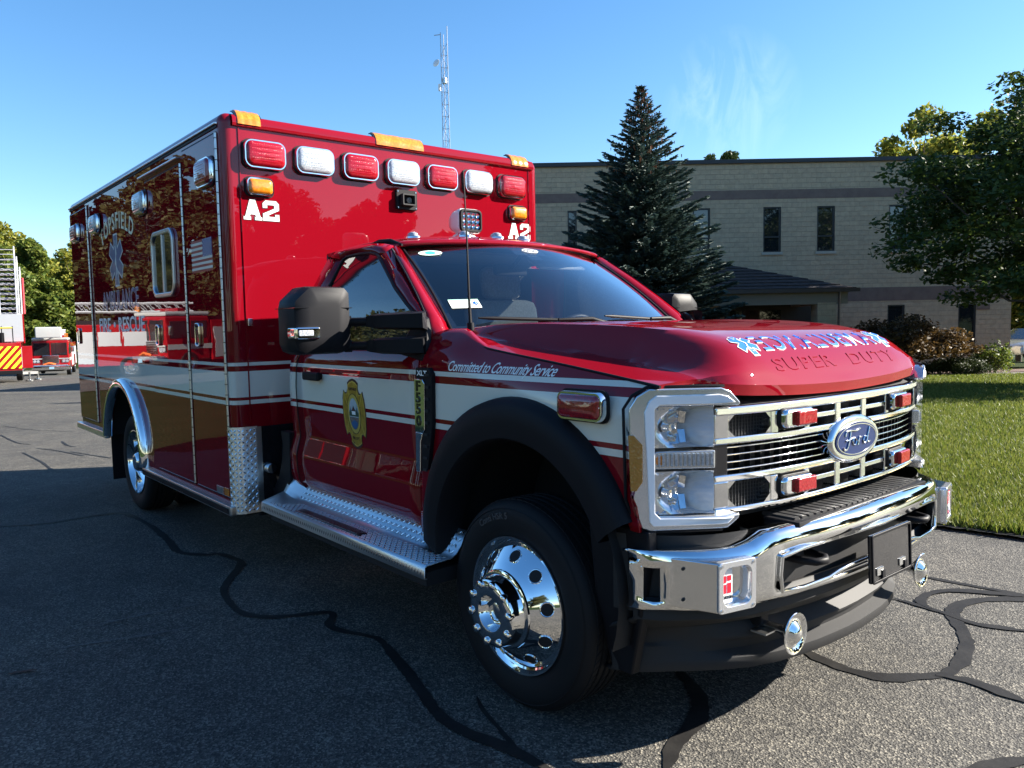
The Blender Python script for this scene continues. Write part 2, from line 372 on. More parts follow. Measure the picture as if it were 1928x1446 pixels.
# warning lights
def light_mesh(w, h, lens, deep=.04):
    def sec(dw, x): return [(x, u, v) for u, v in rrect(w-dw, h-dw, max(.012, h*.30-dw/2), 6)]
    key = ('wl', w, h)
    if key not in MATS:
        ss = [sec(0, 0), sec(0, deep-.01), sec(.006, deep), sec(.018, deep), sec(.022, deep-.012)]
        nn = len(ss[0]); V = [p for s in ss for p in s]; F = [(i*nn+j, i*nn+(j+1) % nn, (i+1)*nn+(j+1) % nn, (i+1)*nn+j) for i in range(4) for j in range(nn)]
        MATS[key] = meshdata('warning_light', V, F, M_CHR, 40)
    k2 = key+(lens.name,)
    if k2 not in MATS:
        ss = [sec(.020, deep-.012), sec(.020, deep+.002), sec(.03, deep+.010), sec(.06, deep+.016)]
        nn = len(ss[0]); V = [p for s in ss for p in s]; F = [(i*nn+j, i*nn+(j+1) % nn, (i+1)*nn+(j+1) % nn, (i+1)*nn+j) for i in range(3) for j in range(nn)]
        F.append(tuple(range(3*nn, 4*nn))); MATS[k2] = meshdata('lens', V, F, lens, 60)
    k3 = key+('gasket',)
    if k3 not in MATS:
        V, F = plate_vf(rrect(w+.012, h+.012, h*.3, 6), lambda u, v, x: (x, u, v), 0, .007); MATS[k3] = meshdata('gasket', V, F, M_BLK, 30)
    k4 = key+('screw',)
    if k4 not in MATS:
        MATS[k4] = []
        for s in (-1, 1):
            V, F = lathe_vf([(0, .003), (.006, .002), (.007, 0)], 10, 'x', 1)
            MATS[k4].append(meshdata('screw', [(x+deep+.001, y+s*(w/2-.016), z) for x, y, z in V], F, M_CHR2, 40))
    return MATS[key], MATS[k2], MATS[k3], MATS[k4]
def wlight(loc, side, w, h, lens, deep=.04, parent=AMB):
    a, b, c, sc = light_mesh(w, h, lens, deep)
    o = link(bpy.data.objects.new('warning_light', a), parent, loc, (0, 0, {'f': 0, 's': -PI/2}[side]))
    link(bpy.data.objects.new('lens', b), o); link(bpy.data.objects.new('gasket', c), o)
    for m_ in sc: link(bpy.data.objects.new('screw', m_), o)
    # ribs moulded into the lens
    key = ('ribs', w, h, lens.name)
    if key not in MATS:
        mb = MB(); nr = 4 if h > .12 else 3
        for k in range(nr):
            z = -h/2+.03+(h-.06)*(k+.5)/nr
            mb.tube([(deep+.0135, -w/2+.045, z), (deep+.0145, 0, z), (deep+.0135, w/2-.045, z)], .0036 if h > .12 else .002, 6)
        MATS[key] = meshdata('lens_ribs', mb.V, mb.F, lens, 60)
    link(bpy.data.objects.new('lens_ribs', MATS[key]), o)
    key = ('leds', w, h, lens.name)
    if key not in MATS and h > .12:
        mb = MB(); nr = 4
        for k in range(nr):
            for q in range(13):
                z = -h/2+.03+(h-.06)*(k+.5)/nr+.0125; y = -w/2+.042+(w-.084)*q/12
                mb.add([(deep+.0185, y, z)]+[(deep+.0148, y+.0052*math.cos(i*PI/3), z+.0052*math.sin(i*PI/3)) for i in range(6)], [(0, 1+i, 1+(i+1) % 6) for i in range(6)])
        MATS[key] = meshdata('led_array', mb.V, mb.F, {M_LRED: M_LEDR, M_LDRD: M_LDRD, M_LWHT: M_LEDW}.get(lens, M_LEDA), 60)
    if key in MATS: link(bpy.data.objects.new('led_array', MATS[key]), o)['kind'] = 'stuff'
    return o
for i in range(7):
    wlight((0, -.972+.3178*i, 2.505), 'f', .255, .165, M_LWHT if i % 2 else M_LRED)
for y in (-1.007, .996): wlight((0, y, 2.318), 'f', .165, .105, M_LAMB, .03)
for x, l in ((-.215, M_LDRD), (-1.58, M_LWHT), (-2.98, M_LWHT), (-3.75, M_LDRD)): wlight((x, -HW-.008, 2.41), 's', .25, .165, l, .034)
# amber clearance markers wrapped over the front top edge
for y0, y1 in ((-1.139, -.975), (-.226, .168), (.925, 1.113)):
    def arc(r, y): return [(-.062+r*math.cos(a), y, 2.673+r*math.sin(a)) for a in [math.radians(-4+92*k/9) for k in range(10)]]
    b_ = loft('roof_marker', [arc(.072, y0), arc(.080, y0+.003), arc(.080, y1-.003), arc(.072, y1)], M_GBL, AMB)
    ys = [y0+.008, y0+.014]+[y0+.014+(y1-y0-.028)*k/12 for k in range(1, 12)]+[y1-.014, y1-.008]
    rr = [.076]+[.0865+(.002 if k % 4 in (1, 2) else 0) for k in range(len(ys)-2)]+[.076]
    loft('lens', [arc(r, y) for r, y in zip(rr, ys)], M_LAMB, b_, smooth=50)
# raised lip along the front top and the inset front panel edge
def lipsec(y): return [(x, y, z) for x, z in ((-.01, 2.655), (.016, 2.655), (.020, 2.665), (.016, 2.70), (.004, 2.716), (-.02, 2.72))]
loft('front_roof_lip', [lipsec(-1.155), lipsec(1.155)], M_RED, AMB)
for y in (-1.118, 1.118): tube('front_corner_bead', [(.0015, y, .93), (.0015, y, 2.655)], .0045, M_RED, AMB, 6)
# camera in the front wall
cf = fF(.012, 2.33)
ch = plate('front_camera', rrect(.165, .132, .012), cf, -.002, .018, M_BLK, AMB, .004)
ring('camera_hood', rrect(.105, .078, .008, cy=-.002), rrect(.082, .055, .004, cy=-.002), cf, .018, .05, M_VAL, ch, .003)
plate('camera_lens', ell(.04, .04, 20, .01, -.004), cf, .018, .03, M_GBL, ch)
for u in (-.07, .07):
    for v in (-.053, .053): plate('screw', ell(.009, .009, 8, u, v), cf, .018, .0205, M_CHR2, ch)
# block lettering 'A2' mirrored, with a dark outline
GA = [[(0, 0), (.36, 0), (.36, .14), (.30, .14), (.335, .27), (.60, .27), (.635, .14), (.575, .14), (.575, 0), (.94, 0), (.94, .14), (.86, .14), (.60, 1), (.335, 1), (.08, .14), (0, .14)]]
G2 = [[(0, 0), (.84, 0), (.84, .32), (.64, .32), (.64, .20), (.30, .20), (.30, .30), (.84, .55), (.84, .86), (.70, 1), (.14, 1), (0, .86), (0, .64), (.22, .64), (.22, .80), (.60, .80), (.60, .62), (.0, .34)]]
def poly_grow(p, d):
    n = len(p); o = []
    ar = sum(p[i][0]*p[(i+1) % n][1]-p[(i+1) % n][0]*p[i][1] for i in range(n)); s = 1 if ar > 0 else -1
    for i in range(n):
        a, b, c = Vector(p[i-1]), Vector(p[i]), Vector(p[(i+1) % n])
        n1 = Vector(((b-a).y, -(b-a).x)).normalized()*s; n2 = Vector(((c-b).y, -(c-b).x)).normalized()*s
        m_ = (n1+n2); m_ = m_/max(.35, m_.length_squared/2) if m_.length > 1e-6 else n1
        o.append(tuple(b+m_*d))
    return o
def block(name, glyphs, f, h, m, outline, parent, mirror=True):
    tot = sum(w for _, w in glyphs); u0 = -tot/2*h; mo, mi = MB(), MB()
    for g, w in glyphs:
        for p in g:
            q = [((w-.06-x if mirror else x)*h+u0, (y-.5)*h) for x, y in p]
            mo.add(*plate_vf(poly_grow(q, h*.035), f, .0006, .0016)); mi.add(*plate_vf(q, f, .0016, .0028))
        u0 += w*h
    o = mi.build(name, m, parent, 0); mo.build(name+'_outline', outline, o, 0); return o
for y in (-.993, 1.022):
    block('unit_number', [(GA, 1.0), (G2, .92)] , fF(y, 2.184), .118, M_WHT, M_BRN, AMB, False)
# small catch on the front wall, lower front corner guard of tread plate
g = boxb('wall_catch', .0, .02, -1.115, -1.085, 1.50, 1.545, M_CHR2, AMB, .004)
secs = []
for z in (.385, .905):
    s = [(-.07, -HW-.014, z)]
    for k in range(9):
        a = math.radians(-90+90*k/8); s.append((-.062+.062*math.cos(a)+.012*math.cos(a), -1.158+.062*math.sin(a)+.012*math.sin(a)-.002, z))
    s.append((.0125, -1.085, z)); secs.append(s)
cg = loft('corner_guard', secs, M_DIA, AMB)
boxb('front_lower_panel', -.02, .008, -1.086, 1.14, .36, .90, M_GBL, AMB)
boxb('front_lower_angle', -.01, .014, -1.095, -1.06, .385, .90, M_ALU, AMB)
# raised lugs of the tread plate (one joined piece per surface)
def lug(P, N, T, l=.011, w=.0042, h=.0018):
    N = Vector(N); T = Vector(T); B_ = N.cross(T); P = Vector(P)
    return [P-T*l, P+B_*w, P+T*l, P-B_*w, P-T*l*.45+N*h, P+T*l*.45+N*h], [(0, 3, 5, 4), (3, 2, 5), (1, 4, 5, 2), (0, 4, 1)]
def lugs(name, pts, parent, l=.012, w=.0045, h=.002):
    mb = MB()
    for P, N, T in pts: mb.add(*lug(P, N, T, l, w, h))
    o = mk(name, mb.V, mb.F, M_CHR2, parent, 0); o['kind'] = 'stuff'; return o
pts = []; R2 = math.sqrt(.5)
for i in range(8):
    s = (i+.5)/8*.185
    for j in range(22):
        z = .395+.50*(j+.5)/22; sg = 1 if (i+j) % 2 else -1
        if s < .116:
            a = -PI/2+(s/.116)*PI/2; N = Vector((math.cos(a), math.sin(a), 0)); P = Vector((-.062, -1.160, z))+N*.0742; U = Vector((-N.y, N.x, 0))
        else: P = Vector((.0127, -1.160+(s-.116), z)); N = Vector((1, 0, 0)); U = Vector((0, 1, 0))
        pts.append((P, N, U*R2+Vector((0, 0, sg*R2))))
lugs('tread_lugs', pts, cg, .014, .0055, .0028)
# fenderette round the rear arch
ss = []
for k in range(29):
    a = math.radians(172-k*(172+6)/28); c, s = math.cos(a), math.sin(a); sec = []
    for t in range(9):
        b = math.radians(-10+200*t/8); rr = .560+.048*math.cos(b); yy = -HW-.006-.052*math.sin(b)
        sec.append((-2.42+rr*c, yy, .50+rr*s))
    ss.append(sec)
recalc(loft('wheel_arch_trim', ss, M_CHR, AMB, smooth=60))
solid(boxb('mud_flap', -3.045, -3.03, -1.20, -.72, .17, .62, M_BLK, AMB), .002)
# ---- lettering on the module side
def farc(cx, cz, R, y=-HW):           # text bent over an arch
    def f(u, v, w):
        a = u/R; return (cx+(R+v)*math.sin(a), y-w, cz+(R+v)*math.cos(a)-R)
    return f
text('city_lettering', 'TOPSFIELD', .185, farc(-2.40, 2.37, 1.15), M_CRM, AMB, xs=.98, space=1.24, bold=.014, w0=.0008, w1=.0022)
def star_polys(r):
    P = []
    out = []
    for k in range(6):
        a = math.radians(90+60*k); d = (math.cos(a), math.sin(a)); t = (-d[1], d[0]); w = r*.235
        b = math.radians(90+60*k+30)
        out += [(d[0]*r-t[0]*w, d[1]*r-t[1]*w), (d[0]*r+t[0]*w, d[1]*r+t[1]*w), (math.cos(b)*w*2, math.sin(b)*w*2)]
    return out
def star(name, f, r, blue, line, parent, xs=1.0):
    p = star_polys(r); g = poly_grow(p, r*.07); mb = MB(); mb.add(*plate_vf([(u*xs, v) for u, v in g], f, .0006, .0016)); o = mb.build(name, line, parent, 0)
    mb = MB(); mb.add(*plate_vf([(u*xs, v) for u, v in p], f, .0016, .0026)); mb.build('star_fill', blue, o, 0)
    mb = MB(); t = r*.05
    mb.add(*plate_vf([(-t*.6*xs, -r*.8), (t*.6*xs, -r*.8), (t*.6*xs, r*.8), (-t*.6*xs, r*.8)], f, .0026, .0032))
    sn = [(math.sin(k/14*PI*3.2)*r*.16*(1-k/20), -r*.62+r*1.2*k/14) for k in range(15)]
    for a, b in zip(sn, sn[1:]): mb.add(*plate_vf([((a[0]-t)*xs, a[1]), ((a[0]+t)*xs, a[1]), ((b[0]+t)*xs, b[1]), ((b[0]-t)*xs, b[1])], f, .0026, .0034))
    mb.build('staff_and_snake', line, o, 0); return o
star('star_of_life', fS(-2.44, 2.065), .20, M_SBL, mat('star_outline', (.58, .62, .58), .45), AMB, 1.0)
text('service_lettering_outline', 'AMBULANCE', .215, fS(-2.40, 1.735), mat('pale_outline', (.46, .50, .48), .45), AMB, xs=.86, space=1.04, bold=.024, w0=.0006, w1=.0016)
text('service_lettering', 'AMBULANCE', .215, fS(-2.40, 1.735), M_SBL, AMB, xs=.86, space=1.04, bold=.006, w0=.0016, w1=.0026)
for wd_, x_ in (('FIRE', -2.93), ('•', -2.60), ('RESCUE', -2.10)): text('service_lettering', wd_, .165, fS(x_, 1.535), M_WHT, AMB, xs=1.34, bold=.016, w0=.0008, w1=.0022)
# flag: stripes, canton, stars (canton forward, as on the right side of a vehicle)
fx0, fx1, fz0, fz1 = -.56, -.19, 1.838, 2.036; fy = -HW-.0105
fl = boxb('flag_decal', fx0, fx1, fy-.001, fy, fz0, fz1, M_FRED, d3)
mb = MB(); sh = (fz1-fz0)/13
for k in range(1, 13, 2):
    mb.box(fx0, fx1 if k < 6 else fx0+(fx1-fx0)*.56, fy-.002, fy-.0011, fz0+sh*k, fz0+sh*(k+1))
mb.build('flag_stripes', mat('flag_white', (.7, .68, .6), .4, coat=.4), d3, 0)
cx0 = fx0+(fx1-fx0)*.56; boxb('flag_canton', cx0, fx1, fy-.0026, fy-.0012, fz0+sh*6, fz1, M_NAVY, d3)
mb = MB()
for r_ in range(9):
    for c_ in range(6 if r_ % 2 == 0 else 5):
        x = cx0+(fx1-cx0)*((c_+(.5 if r_ % 2 == 0 else 1))/6); z = fz0+sh*6+(fz1-fz0-sh*6)*(r_+.5)/9
        mb.add(*plate_vf([(.0062*(1 if i % 2 == 0 else .4)*math.sin(i*PI/5), .0062*(1 if i % 2 == 0 else .4)*math.cos(i*PI/5)) for i in range(10)], fS(x, z, fy), .0028, .0034))
mb.build('flag_stars', M_WHT, d3, 0)
# ---- cab ------------------------------------------------------------------
YS = [(.545, .93), (.572, .968), (.61, .992), (.66, 1.0), (.755, 1.003), (.775, 1.0), (.86, .975), (.885, .973), (1.0, .982), (1.15, .991), (1.25, .991), (1.31, .984), (1.355, .968), (1.385, .955)]
def ys(z): return interp(YS, z)
for sg in (-1, 1):
    # rear edge of the door skin follows the cab back
    xb = lambda z: interp([(.54, .30), (.62, .26), (1.05, .245), (1.3, .275), (1.385, .315)], z)
    secs = []
    for k in range(15):
        t = k/14; secs.append([(xb(z)+.115+(1.632-xb(z)-.115)*t, sg*y, z) for z, y in YS])
    door = loft('cab_door', secs, M_STR, AMB, smooth=50, out=(0, sg, 0))
    corner = loft('cab_corner_panel', [[(xb(z)+d, sg*(y-(.03 if d < .02 else 0)-(.05 if d < 0 else 0)), z) for z, y in YS] for d in (-.02, .0, .025, .111)], M_STR, AMB, smooth=60, out=(0, sg, 0))
    for o in (door, corner): solid(o, .02, -1)
    if sg < 0: CDOOR = door
    # strip between fender and door, then pillars
    ygl = lambda z: interp([(1.38, .953), (1.50, .938), (1.60, .918), (1.70, .890), (1.80, .853), (1.87, .822)], z)
    Wp = [(1.06, .70, 1.887), (1.25, .738, 1.752), (1.45, .772, 1.602), (1.60, .798, 1.487), (1.69, .82, 1.425)]
    Dp = [(1.119, .79, 1.872), (1.324, .84, 1.736), (1.47, .878, 1.63), (1.584, .91, 1.539), (1.66, .945, 1.43)]
    Gp = [(1.075, .828, 1.832), (1.315, .88, 1.665), (1.45, .912, 1.583), (1.593, .95, 1.502), (1.645, .962, 1.40)]
    Gp = [(x, ygl(z)+.004, z) for x, y, z in Gp]
    S3 = lambda L: [(x, sg*y, z) for x, y, z in L]
    mid = [((a[0]+b[0])/2+.012, (a[1]+b[1])/2+.012, (a[2]+b[2])/2+.012) for a, b in zip(Wp, Dp)]
    solid(loft('a_pillar', [S3(Wp), S3(mid), S3([(x-.004, y, z) for x, y, z in Dp])], M_RED, AMB, smooth=60, out=(.5, sg, .5)), .03)
    G2p = [(x-.028, y-.008, z-.02) for x, y, z in Gp]
    mid2 = [((a[0]+b[0])/2+.006, (a[1]+b[1])/2+.010, (a[2]+b[2])/2) for a, b in zip(Dp, Gp)]
    df = solid(loft('door_window_frame', [S3([(x-.010, y, z-.006) for x, y, z in Dp]), S3(mid2), S3(Gp)], M_RED, door, smooth=60, out=(.3, sg, .3)), .03)
    # glass run channel, roof rail above the door, rear pillar
    Rw = [(.683, .856, 1.848), (.625, .892, 1.71), (.565, .922, 1.55), (.515, .952, 1.385)]
    Rw = [(x, ygl(z)+.004, z) for x, y, z in Rw]
    Bk = [(.44, .80, 1.872), (.395, .872, 1.72), (.35, .92, 1.55), (.315, .94, 1.385)]
    m3 = [((a[0]*.5+b[0]*.5), (a[1]*.45+b[1]*.55)+.016, (a[2]+b[2])/2) for a, b in zip(Rw, Bk)]
    solid(loft('rear_pillar', [S3(Rw), S3(m3), S3(Bk), S3([(x-.05, y-.05, z) for x, y, z in Bk])], M_RED, AMB, smooth=60, out=(0, sg, .3)), .02)
    Tw = [Rw[0], (.72, .852, 1.862), (.85, .846, 1.866), (.97, .84, 1.862), (1.04, .833, 1.848), Gp[0]]
    Tw = [(x, ygl(z)+.004, z) for x, y, z in Tw]
    To = [(.44, .80, 1.885), (.60, .815, 1.905), (.80, .81, 1.915), (.95, .80, 1.913), (1.04, .785, 1.905), (1.09, .765, 1.892)]
    Tm = [(.56, .842, 1.874), (.66, .842, 1.888), (.82, .838, 1.892), (.96, .832, 1.889), (1.05, .822, 1.875), (1.098, .805, 1.86)]
    solid(loft('roof_rail', [S3(Tw), S3(Tm), S3(To)], M_RED, AMB, smooth=60, out=(0, sg, .3)), .02)
    # side glass
    outline_front = [(1.632, .958, 1.392)]+Gp[::-1][1:]
    poly = [(.515, .950, 1.385)]+[(1.64, .958, 1.385)]+[(x, y-.003, z) for x, y, z in Gp[::-1][1:]]+[(x, y-.003, z) for x, y, z in Tw[::-1][1:]]+[(x, y-.003, z) for x, y, z in Rw[1:-1]]
    V = []; NZ = 16
    for k in range(NZ+1):
        z = 1.385+(1.866-1.385)*k/NZ
        xr_ = interp([(1.385, .515), (1.55, .565), (1.71, .625), (1.848, .683), (1.866, .80)], z); xf_ = interp([(1.385, 1.65), (1.502, 1.593), (1.583, 1.45), (1.665, 1.315), (1.832, 1.075), (1.848, 1.04), (1.866, .92)], z)
        V += [(xr_+(xf_-xr_)*q/6, sg*ygl(z), z) for q in range(7)]
    orient(mk('door_glass', V, [(k*7+q, k*7+q+1, k*7+q+8, k*7+q+7) for k in range(NZ) for q in range(6)], M_SG, door, 180), (0, sg, 0))
    tube('glass_seal', [(x, sg*(y+.001), z) for x, y, z in poly+poly[:1]], .009, M_BLK, door, 6)
    tube('belt_moulding', [(.40, sg*.956, 1.388), (.6, sg*.957, 1.388), (1.66, sg*.960, 1.388)], .012, M_BLK, door, 6)
    tube('door_shut_line', [(x, sg*(y+.004), z) for x, y, z in Dp], .004, M_BLK, door, 5)
    tube('door_shut_line', [(xb(z)+.113, sg*(y+.0005), z) for z, y in YS], .0035, M_BLK, door, 5)
    # sill below the door
    loft('rocker_sill', [[(x, sg*y, z) for z, y in ((.46, .86), (.50, .93), (.53, .955), (.548, .93))] for x in (.27, 1.72)], M_RED, AMB, flip=sg > 0)
    # door handle
    f_ = lambda u, v, w, sg=sg: (.62+u, sg*(ys(1.222+v)+w), 1.222+v)
    h = plate('door_handle', rrect(.185, .046, .012), f_, .014, .038, M_BLK, door, .008); plate('handle_base', rrect(.155, .034, .01), f_, -.002, .016, M_BLK, door)
    plate('handle_cup', rrect(.125, .085, .03, cy=.0), f_, -.003, .0018, M_STR, door)
# back wall, floor, firewall
boxb('cab_back_wall', .385, .40, -.78, .78, .55, 1.90, M_INT, AMB)
for sg in (-1, 1): boxb('door_trim', .42, 1.62, sg*.915-.01, sg*.915+.01, .57, 1.375, M_INT, AMB)
boxb('headliner', .42, 1.05, -.70, .70, 1.875, 1.89, mat('headliner_grey', (.12, .12, .12), .9), AMB); boxb('cab_floor', .32, 1.66, -.9, .9, .52, .57, M_DRK, AMB); boxb('cab_firewall', 1.66, 1.70, -.84, .84, .55, 1.36, M_DRK, AMB)
# roof
secs = []
for k in range(17):
    y = -.785+1.57*k/16; q = 1-(y/.785)**2
    xf = 1.088+.135*q-.02*(1-q)**4; s = []
    for i in range(11):
        t = i/10; x = .40+(xf-.40)*t
        z = 1.905+.058*q**.6+.030*math.sin(PI*min(1, t*1.15))**.7*(q**.4)-.03*max(0, t-.85)/.15*(.4+.6*q)
        s.append((x, y, z))
    secs.append(s)
roof = solid(loft('cab_roof', secs, M_RED, AMB, smooth=60, out=(0, 0, 1)), .02, -1)
loft('cab_roof_rear', [[(.40, -.785+1.57*k/16, 1.905+.058*(1-((-.785+1.57*k/16)/.785)**2)**.6) for k in range(17)], [(.31, -.74+1.48*k/16, 1.84) for k in range(17)]], M_RED, AMB)
for sg in (-1, 1):
    tube('roof_ditch_moulding', [(.84, sg*.758, 1.918), (.93, sg*.752, 1.926), (1.03, sg*.742, 1.920), (1.105, sg*.722, 1.896)], [.004, .013, .014, .007], M_BLK, AMB, 8)
def roofz(x, y):
    q = 1-(y/.785)**2; xf = 1.088+.135*q; t = (x-.40)/(xf-.40)
    return 1.905+.058*q**.6+.030*math.sin(PI*min(1, t*1.15))**.7*(q**.4)-.03*max(0, t-.85)/.15*(.4+.6*q)
for x, y in ((.80, -.46), (.93, -.20), (.95, .02), (.93, .24), (.80, .56)):
    z = roofz(x, y)
    b_ = loft('cab_clearance_lamp', [[(x+a*math.cos(t), y+b*math.sin(t), z+c) for t in [2*PI*k/14 for k in range(14)]] for a, b, c in ((.062, .040, -.006), (.060, .038, .006), (.045, .030, .010))], M_CHR2, AMB, closed=True, capped=True)
    loft('lens', [[(x+a*math.cos(t), y+b*math.sin(t), z+c) for t in [2*PI*k/14 for k in range(14)]] for a, b, c in ((.043, .029, .008), (.038, .025, .024), (.022, .015, .032))], M_LWHT, b_, closed=True, capped=True, smooth=60)
# ---- windshield
def wsp(s, t):   # s across -1..1, t 0 top..1 bottom
    q = 1-s*s; yt, yb = .70*s, .812*s
    x = (1.062+.150*q)*(1-t)+(1.655+.155*q)*t; y = yt*(1-t)+yb*t; z = (1.889+.032*q)*(1-t)+(1.448+.0*q)*t
    b = math.sin(PI*t)*.018; return (x+b, y, z+b*.8)
V = [wsp(-1+2*i/20, j/10) for j in range(11) for i in range(21)]; F = [(j*21+i, j*21+i+1, (j+1)*21+i+1, (j+1)*21+i) for j in range(10) for i in range(20)]
WS = orient(mk('windshield', V, F, M_WS, AMB, 180), (1, 0, .7))
for sg in (-1, 1): tube('windshield_seal', [wsp(sg*1.0, k/8) for k in range(9)], .0075, M_BLK, WS, 6)
tube('windshield_seal', [wsp(-1+2*k/16, 0) for k in range(17)], .0075, M_BLK, WS, 6)
# black printed border (frit) and sensor patch behind the glass
mb = MB()
def wsq(s0, s1, t0, t1, off=-.006):
    n_ = max(1, int(abs(s1-s0)*10)); 
    for k in range(n_):
        a, b = s0+(s1-s0)*k/n_, s0+(s1-s0)*(k+1)/n_
        mb.add([tuple(Vector(wsp(*p))+Vector((off, 0, off))) for p in ((a, t0), (b, t0), (b, t1), (a, t1))], [(0, 1, 2, 3)])
wsq(-1, 1, 0, .05); wsq(-1, 1, .93, 1.02); wsq(-1, -.955, .05, .93); wsq(.955, 1, .05, .93); wsq(-.16, .16, .05, .13); wsq(-.06, .06, .13, .2)
mb.build('frit_border', M_GBL, WS, 0)
def ws_decal(s, t, w, h, off=.003):
    o = Vector(wsp(s, t)); U = (Vector(wsp(s+.01, t))-Vector(wsp(s-.01, t))).normalized(); D = (Vector(wsp(s, t+.01))-Vector(wsp(s, t-.01))).normalized(); N = D.cross(U).normalized()
    if N.x < 0: N = -N
    return lambda u, v, ww: tuple(o+U*u-D*v+N*(ww+off))
f = ws_decal(-.85, .73, .15, .08)
st = plate('inspection_sticker', [(-.075, -.032), (.075, -.032), (.075, .032), (-.075, .032)], f, 0, .0008, mat('sticker_white', (.72, .78, .74), .5), WS)
plate('sticker_band', [(-.075, .020), (.075, .020), (.075, .032), (-.075, .032)], f, .0008, .0014, mat('sticker_green', (.35, .62, .5), .5), WS)
for k in range(4): plate('sticker_print', [(-.035, -.02+.01*k), (.03, -.02+.01*k), (.03, -.017+.01*k), (-.035, -.017+.01*k)], f, .0008, .0014, mat('sticker_grey', (.45, .5, .5), .5), WS)
star('sticker_star', lambda u, v, w: f(u+.054, v, w+.001), .013, M_BLU, M_WHT, WS)
f = ws_decal(-.845, .115, .1, .05)
plate('oval_sticker', ell(.125, .052, 28), f, 0, .0008, mat('sticker_pale', (.62, .8, .74), .5), WS); plate('oval_sticker_centre', ell(.055, .036, 22), f, .0008, .0014, mat('sticker_teal', (.05, .52, .38), .5), WS)
f = ws_decal(.0, .09, .1, .05); ring('brand_oval', ell(.115, .044, 32), ell(.106, .037, 32), f, 0, .0008, M_WHT, WS)
text('brand_lettering', 'Ford', .036, f, M_WHT, WS, shear=.3, xs=1.25, w0=0, w1=.0008)
# ---- interior
boxb('dashboard', 1.30, 1.72, -.80, .80, 1.06, 1.375, M_INT, AMB, .06)
loft('dash_cowl', [[(1.30+.02*k, -.3+1.0*(j/8)-.02, 1.372+.045*math.sin(PI*j/8)*math.sin(PI*k/8)) for j in range(9)] for k in range(9)], M_INT, AMB)
for y0, y1 in ((-.72, -.18), (.12, .70)):
    yc = (y0+y1)/2; st_ = box('seat', (.82, yc, .92), (.56, y1-y0, .20), M_SEAT, AMB, .06)
    box('seat_back', (-.26, 0, .36), (.17, (y1-y0)*.96, .74), M_SEAT, st_, .07, (0, -.18, 0)); box('headrest', (-.315, 0, .835), (.12, .30, .22), M_SEAT, st_, .055, (0, -.12, 0), 4)
V, F = [], []
sw = Vector((1.14, .40, 1.37)); nrm = Vector((-.80, 0, .60)); a1 = Vector((0, 1, 0)); a2 = nrm.cross(a1)
ST = tube('steering_wheel', [sw+a1*.19*math.cos(2*PI*k/32)+a2*.19*math.sin(2*PI*k/32) for k in range(33)], .016, M_BLK, AMB, 8)
mb = MB(); 
for an in (0, 180, 270): mb.tube([sw, sw+a1*.185*math.cos(math.radians(an))+a2*.185*math.sin(math.radians(an))], .015)
mb.tube([sw-nrm*.02, sw+nrm*.02], .07, 12); mb.tube([sw, sw-nrm*.3], .03); mb.build('steering_hub', M_INT, ST)
box('inside_mirror', (1.10, .0, 1.79), (.03, .24, .065), M_BLK, AMB, .02); tube('mirror_stem', [(1.11, 0, 1.80), (1.19, 0, 1.86)], .012, M_BLK, AMB)
box('sun_visor', (1.04, .42, 1.84), (.13, .38, .02), mat('visor_grey', (.32, .32, .31), .8), AMB, .008, (0, .5, 0))
# ---- cowl and wipers
V = []; F = []
for i in range(21):
    s = -1+2*i/20; p = wsp(s, 1.0); V += [(p[0]-.01, p[1], p[2]+.004), (p[0]+.10, s*.86, 1.449-.01*abs(s)), (p[0]+.11, s*.86, 1.40)]
F = [(3*i+j, 3*i+3+j, 3*i+4+j, 3*i+1+j) for i in range(20) for j in range(2)]
solid(mk('cowl_panel', V, F, M_BLK, AMB, 60), .004)
for s0, s1, t0 in ((-.72, .02, 0), (.20, .86, 0)):
    P0 = Vector(wsp(s1, 1.0))+Vector((.05, 0, .02)); P1 = Vector(wsp(s0, .93))+Vector((.03, 0, .022)); mid_ = P0.lerp(P1, .5)+Vector((0, 0, .012))
    wa = tube('wiper', [P0, P0.lerp(P1, .2)+Vector((.01, 0, .025)), mid_], [.016, .012, .008], M_BLK, AMB)
    B0 = Vector(wsp(s0-.12, .90)); B1 = Vector(wsp((s0+s1)/2+.22, .945)); 
    tube('wiper_blade', [B0.lerp(B1, k/8)+Vector((.018, 0, .016)) for k in range(9)], [.004]+[.009]*7+[.004], M_BLK, wa)
an = tube('radio_antenna', [(1.775, -.80, 1.455), (1.772, -.80, 1.49)], .016, M_BLK, AMB)
tube('antenna_mast', [(1.772, -.80, 1.49), (1.766, -.80, 1.60), (1.76, -.80, 1.85), (1.745, -.80, 2.16)], [.009, .006, .0042, .0028], M_BLK, an, 6)
# ---- spot lamp on the roof
sx, sy = .66, .0
z0 = roofz(sx, sy)
sp = lathe('spot_lamp_base', [(0, .05), (.05, .05), (.055, .045), (.075, .03), (.09, .008), (.095, -.01)], M_WPL, AMB, (sx, sy, z0), 28, 'z', 1)
hd = loft('spot_lamp_head', [[(x, u, v+.118) for u, v in rrect(w_, h_, r_, 6)] for x, w_, h_, r_ in ((-.075, .06, .05, .02), (-.06, .13, .105, .04), (-.01, .165, .140, .045), (.06, .172, .148, .032), (.07, .166, .142, .03))], M_WPL, sp, closed=True, capped=True, smooth=50)
ring('spot_lamp_bezel', rrect(.162, .136, .028, 6), rrect(.135, .106, .018, 6), lambda u, v, w: (.07+w, u, v+.118), -.004, .016, M_BLK, sp, .004)
plate('spot_lamp_glass', rrect(.138, .108, .018, 6), lambda u, v, w: (.07+w, u, v+.118), -.002, .003, mat('lamp_dark', (.12, .13, .15), .15, .5, .5), sp)
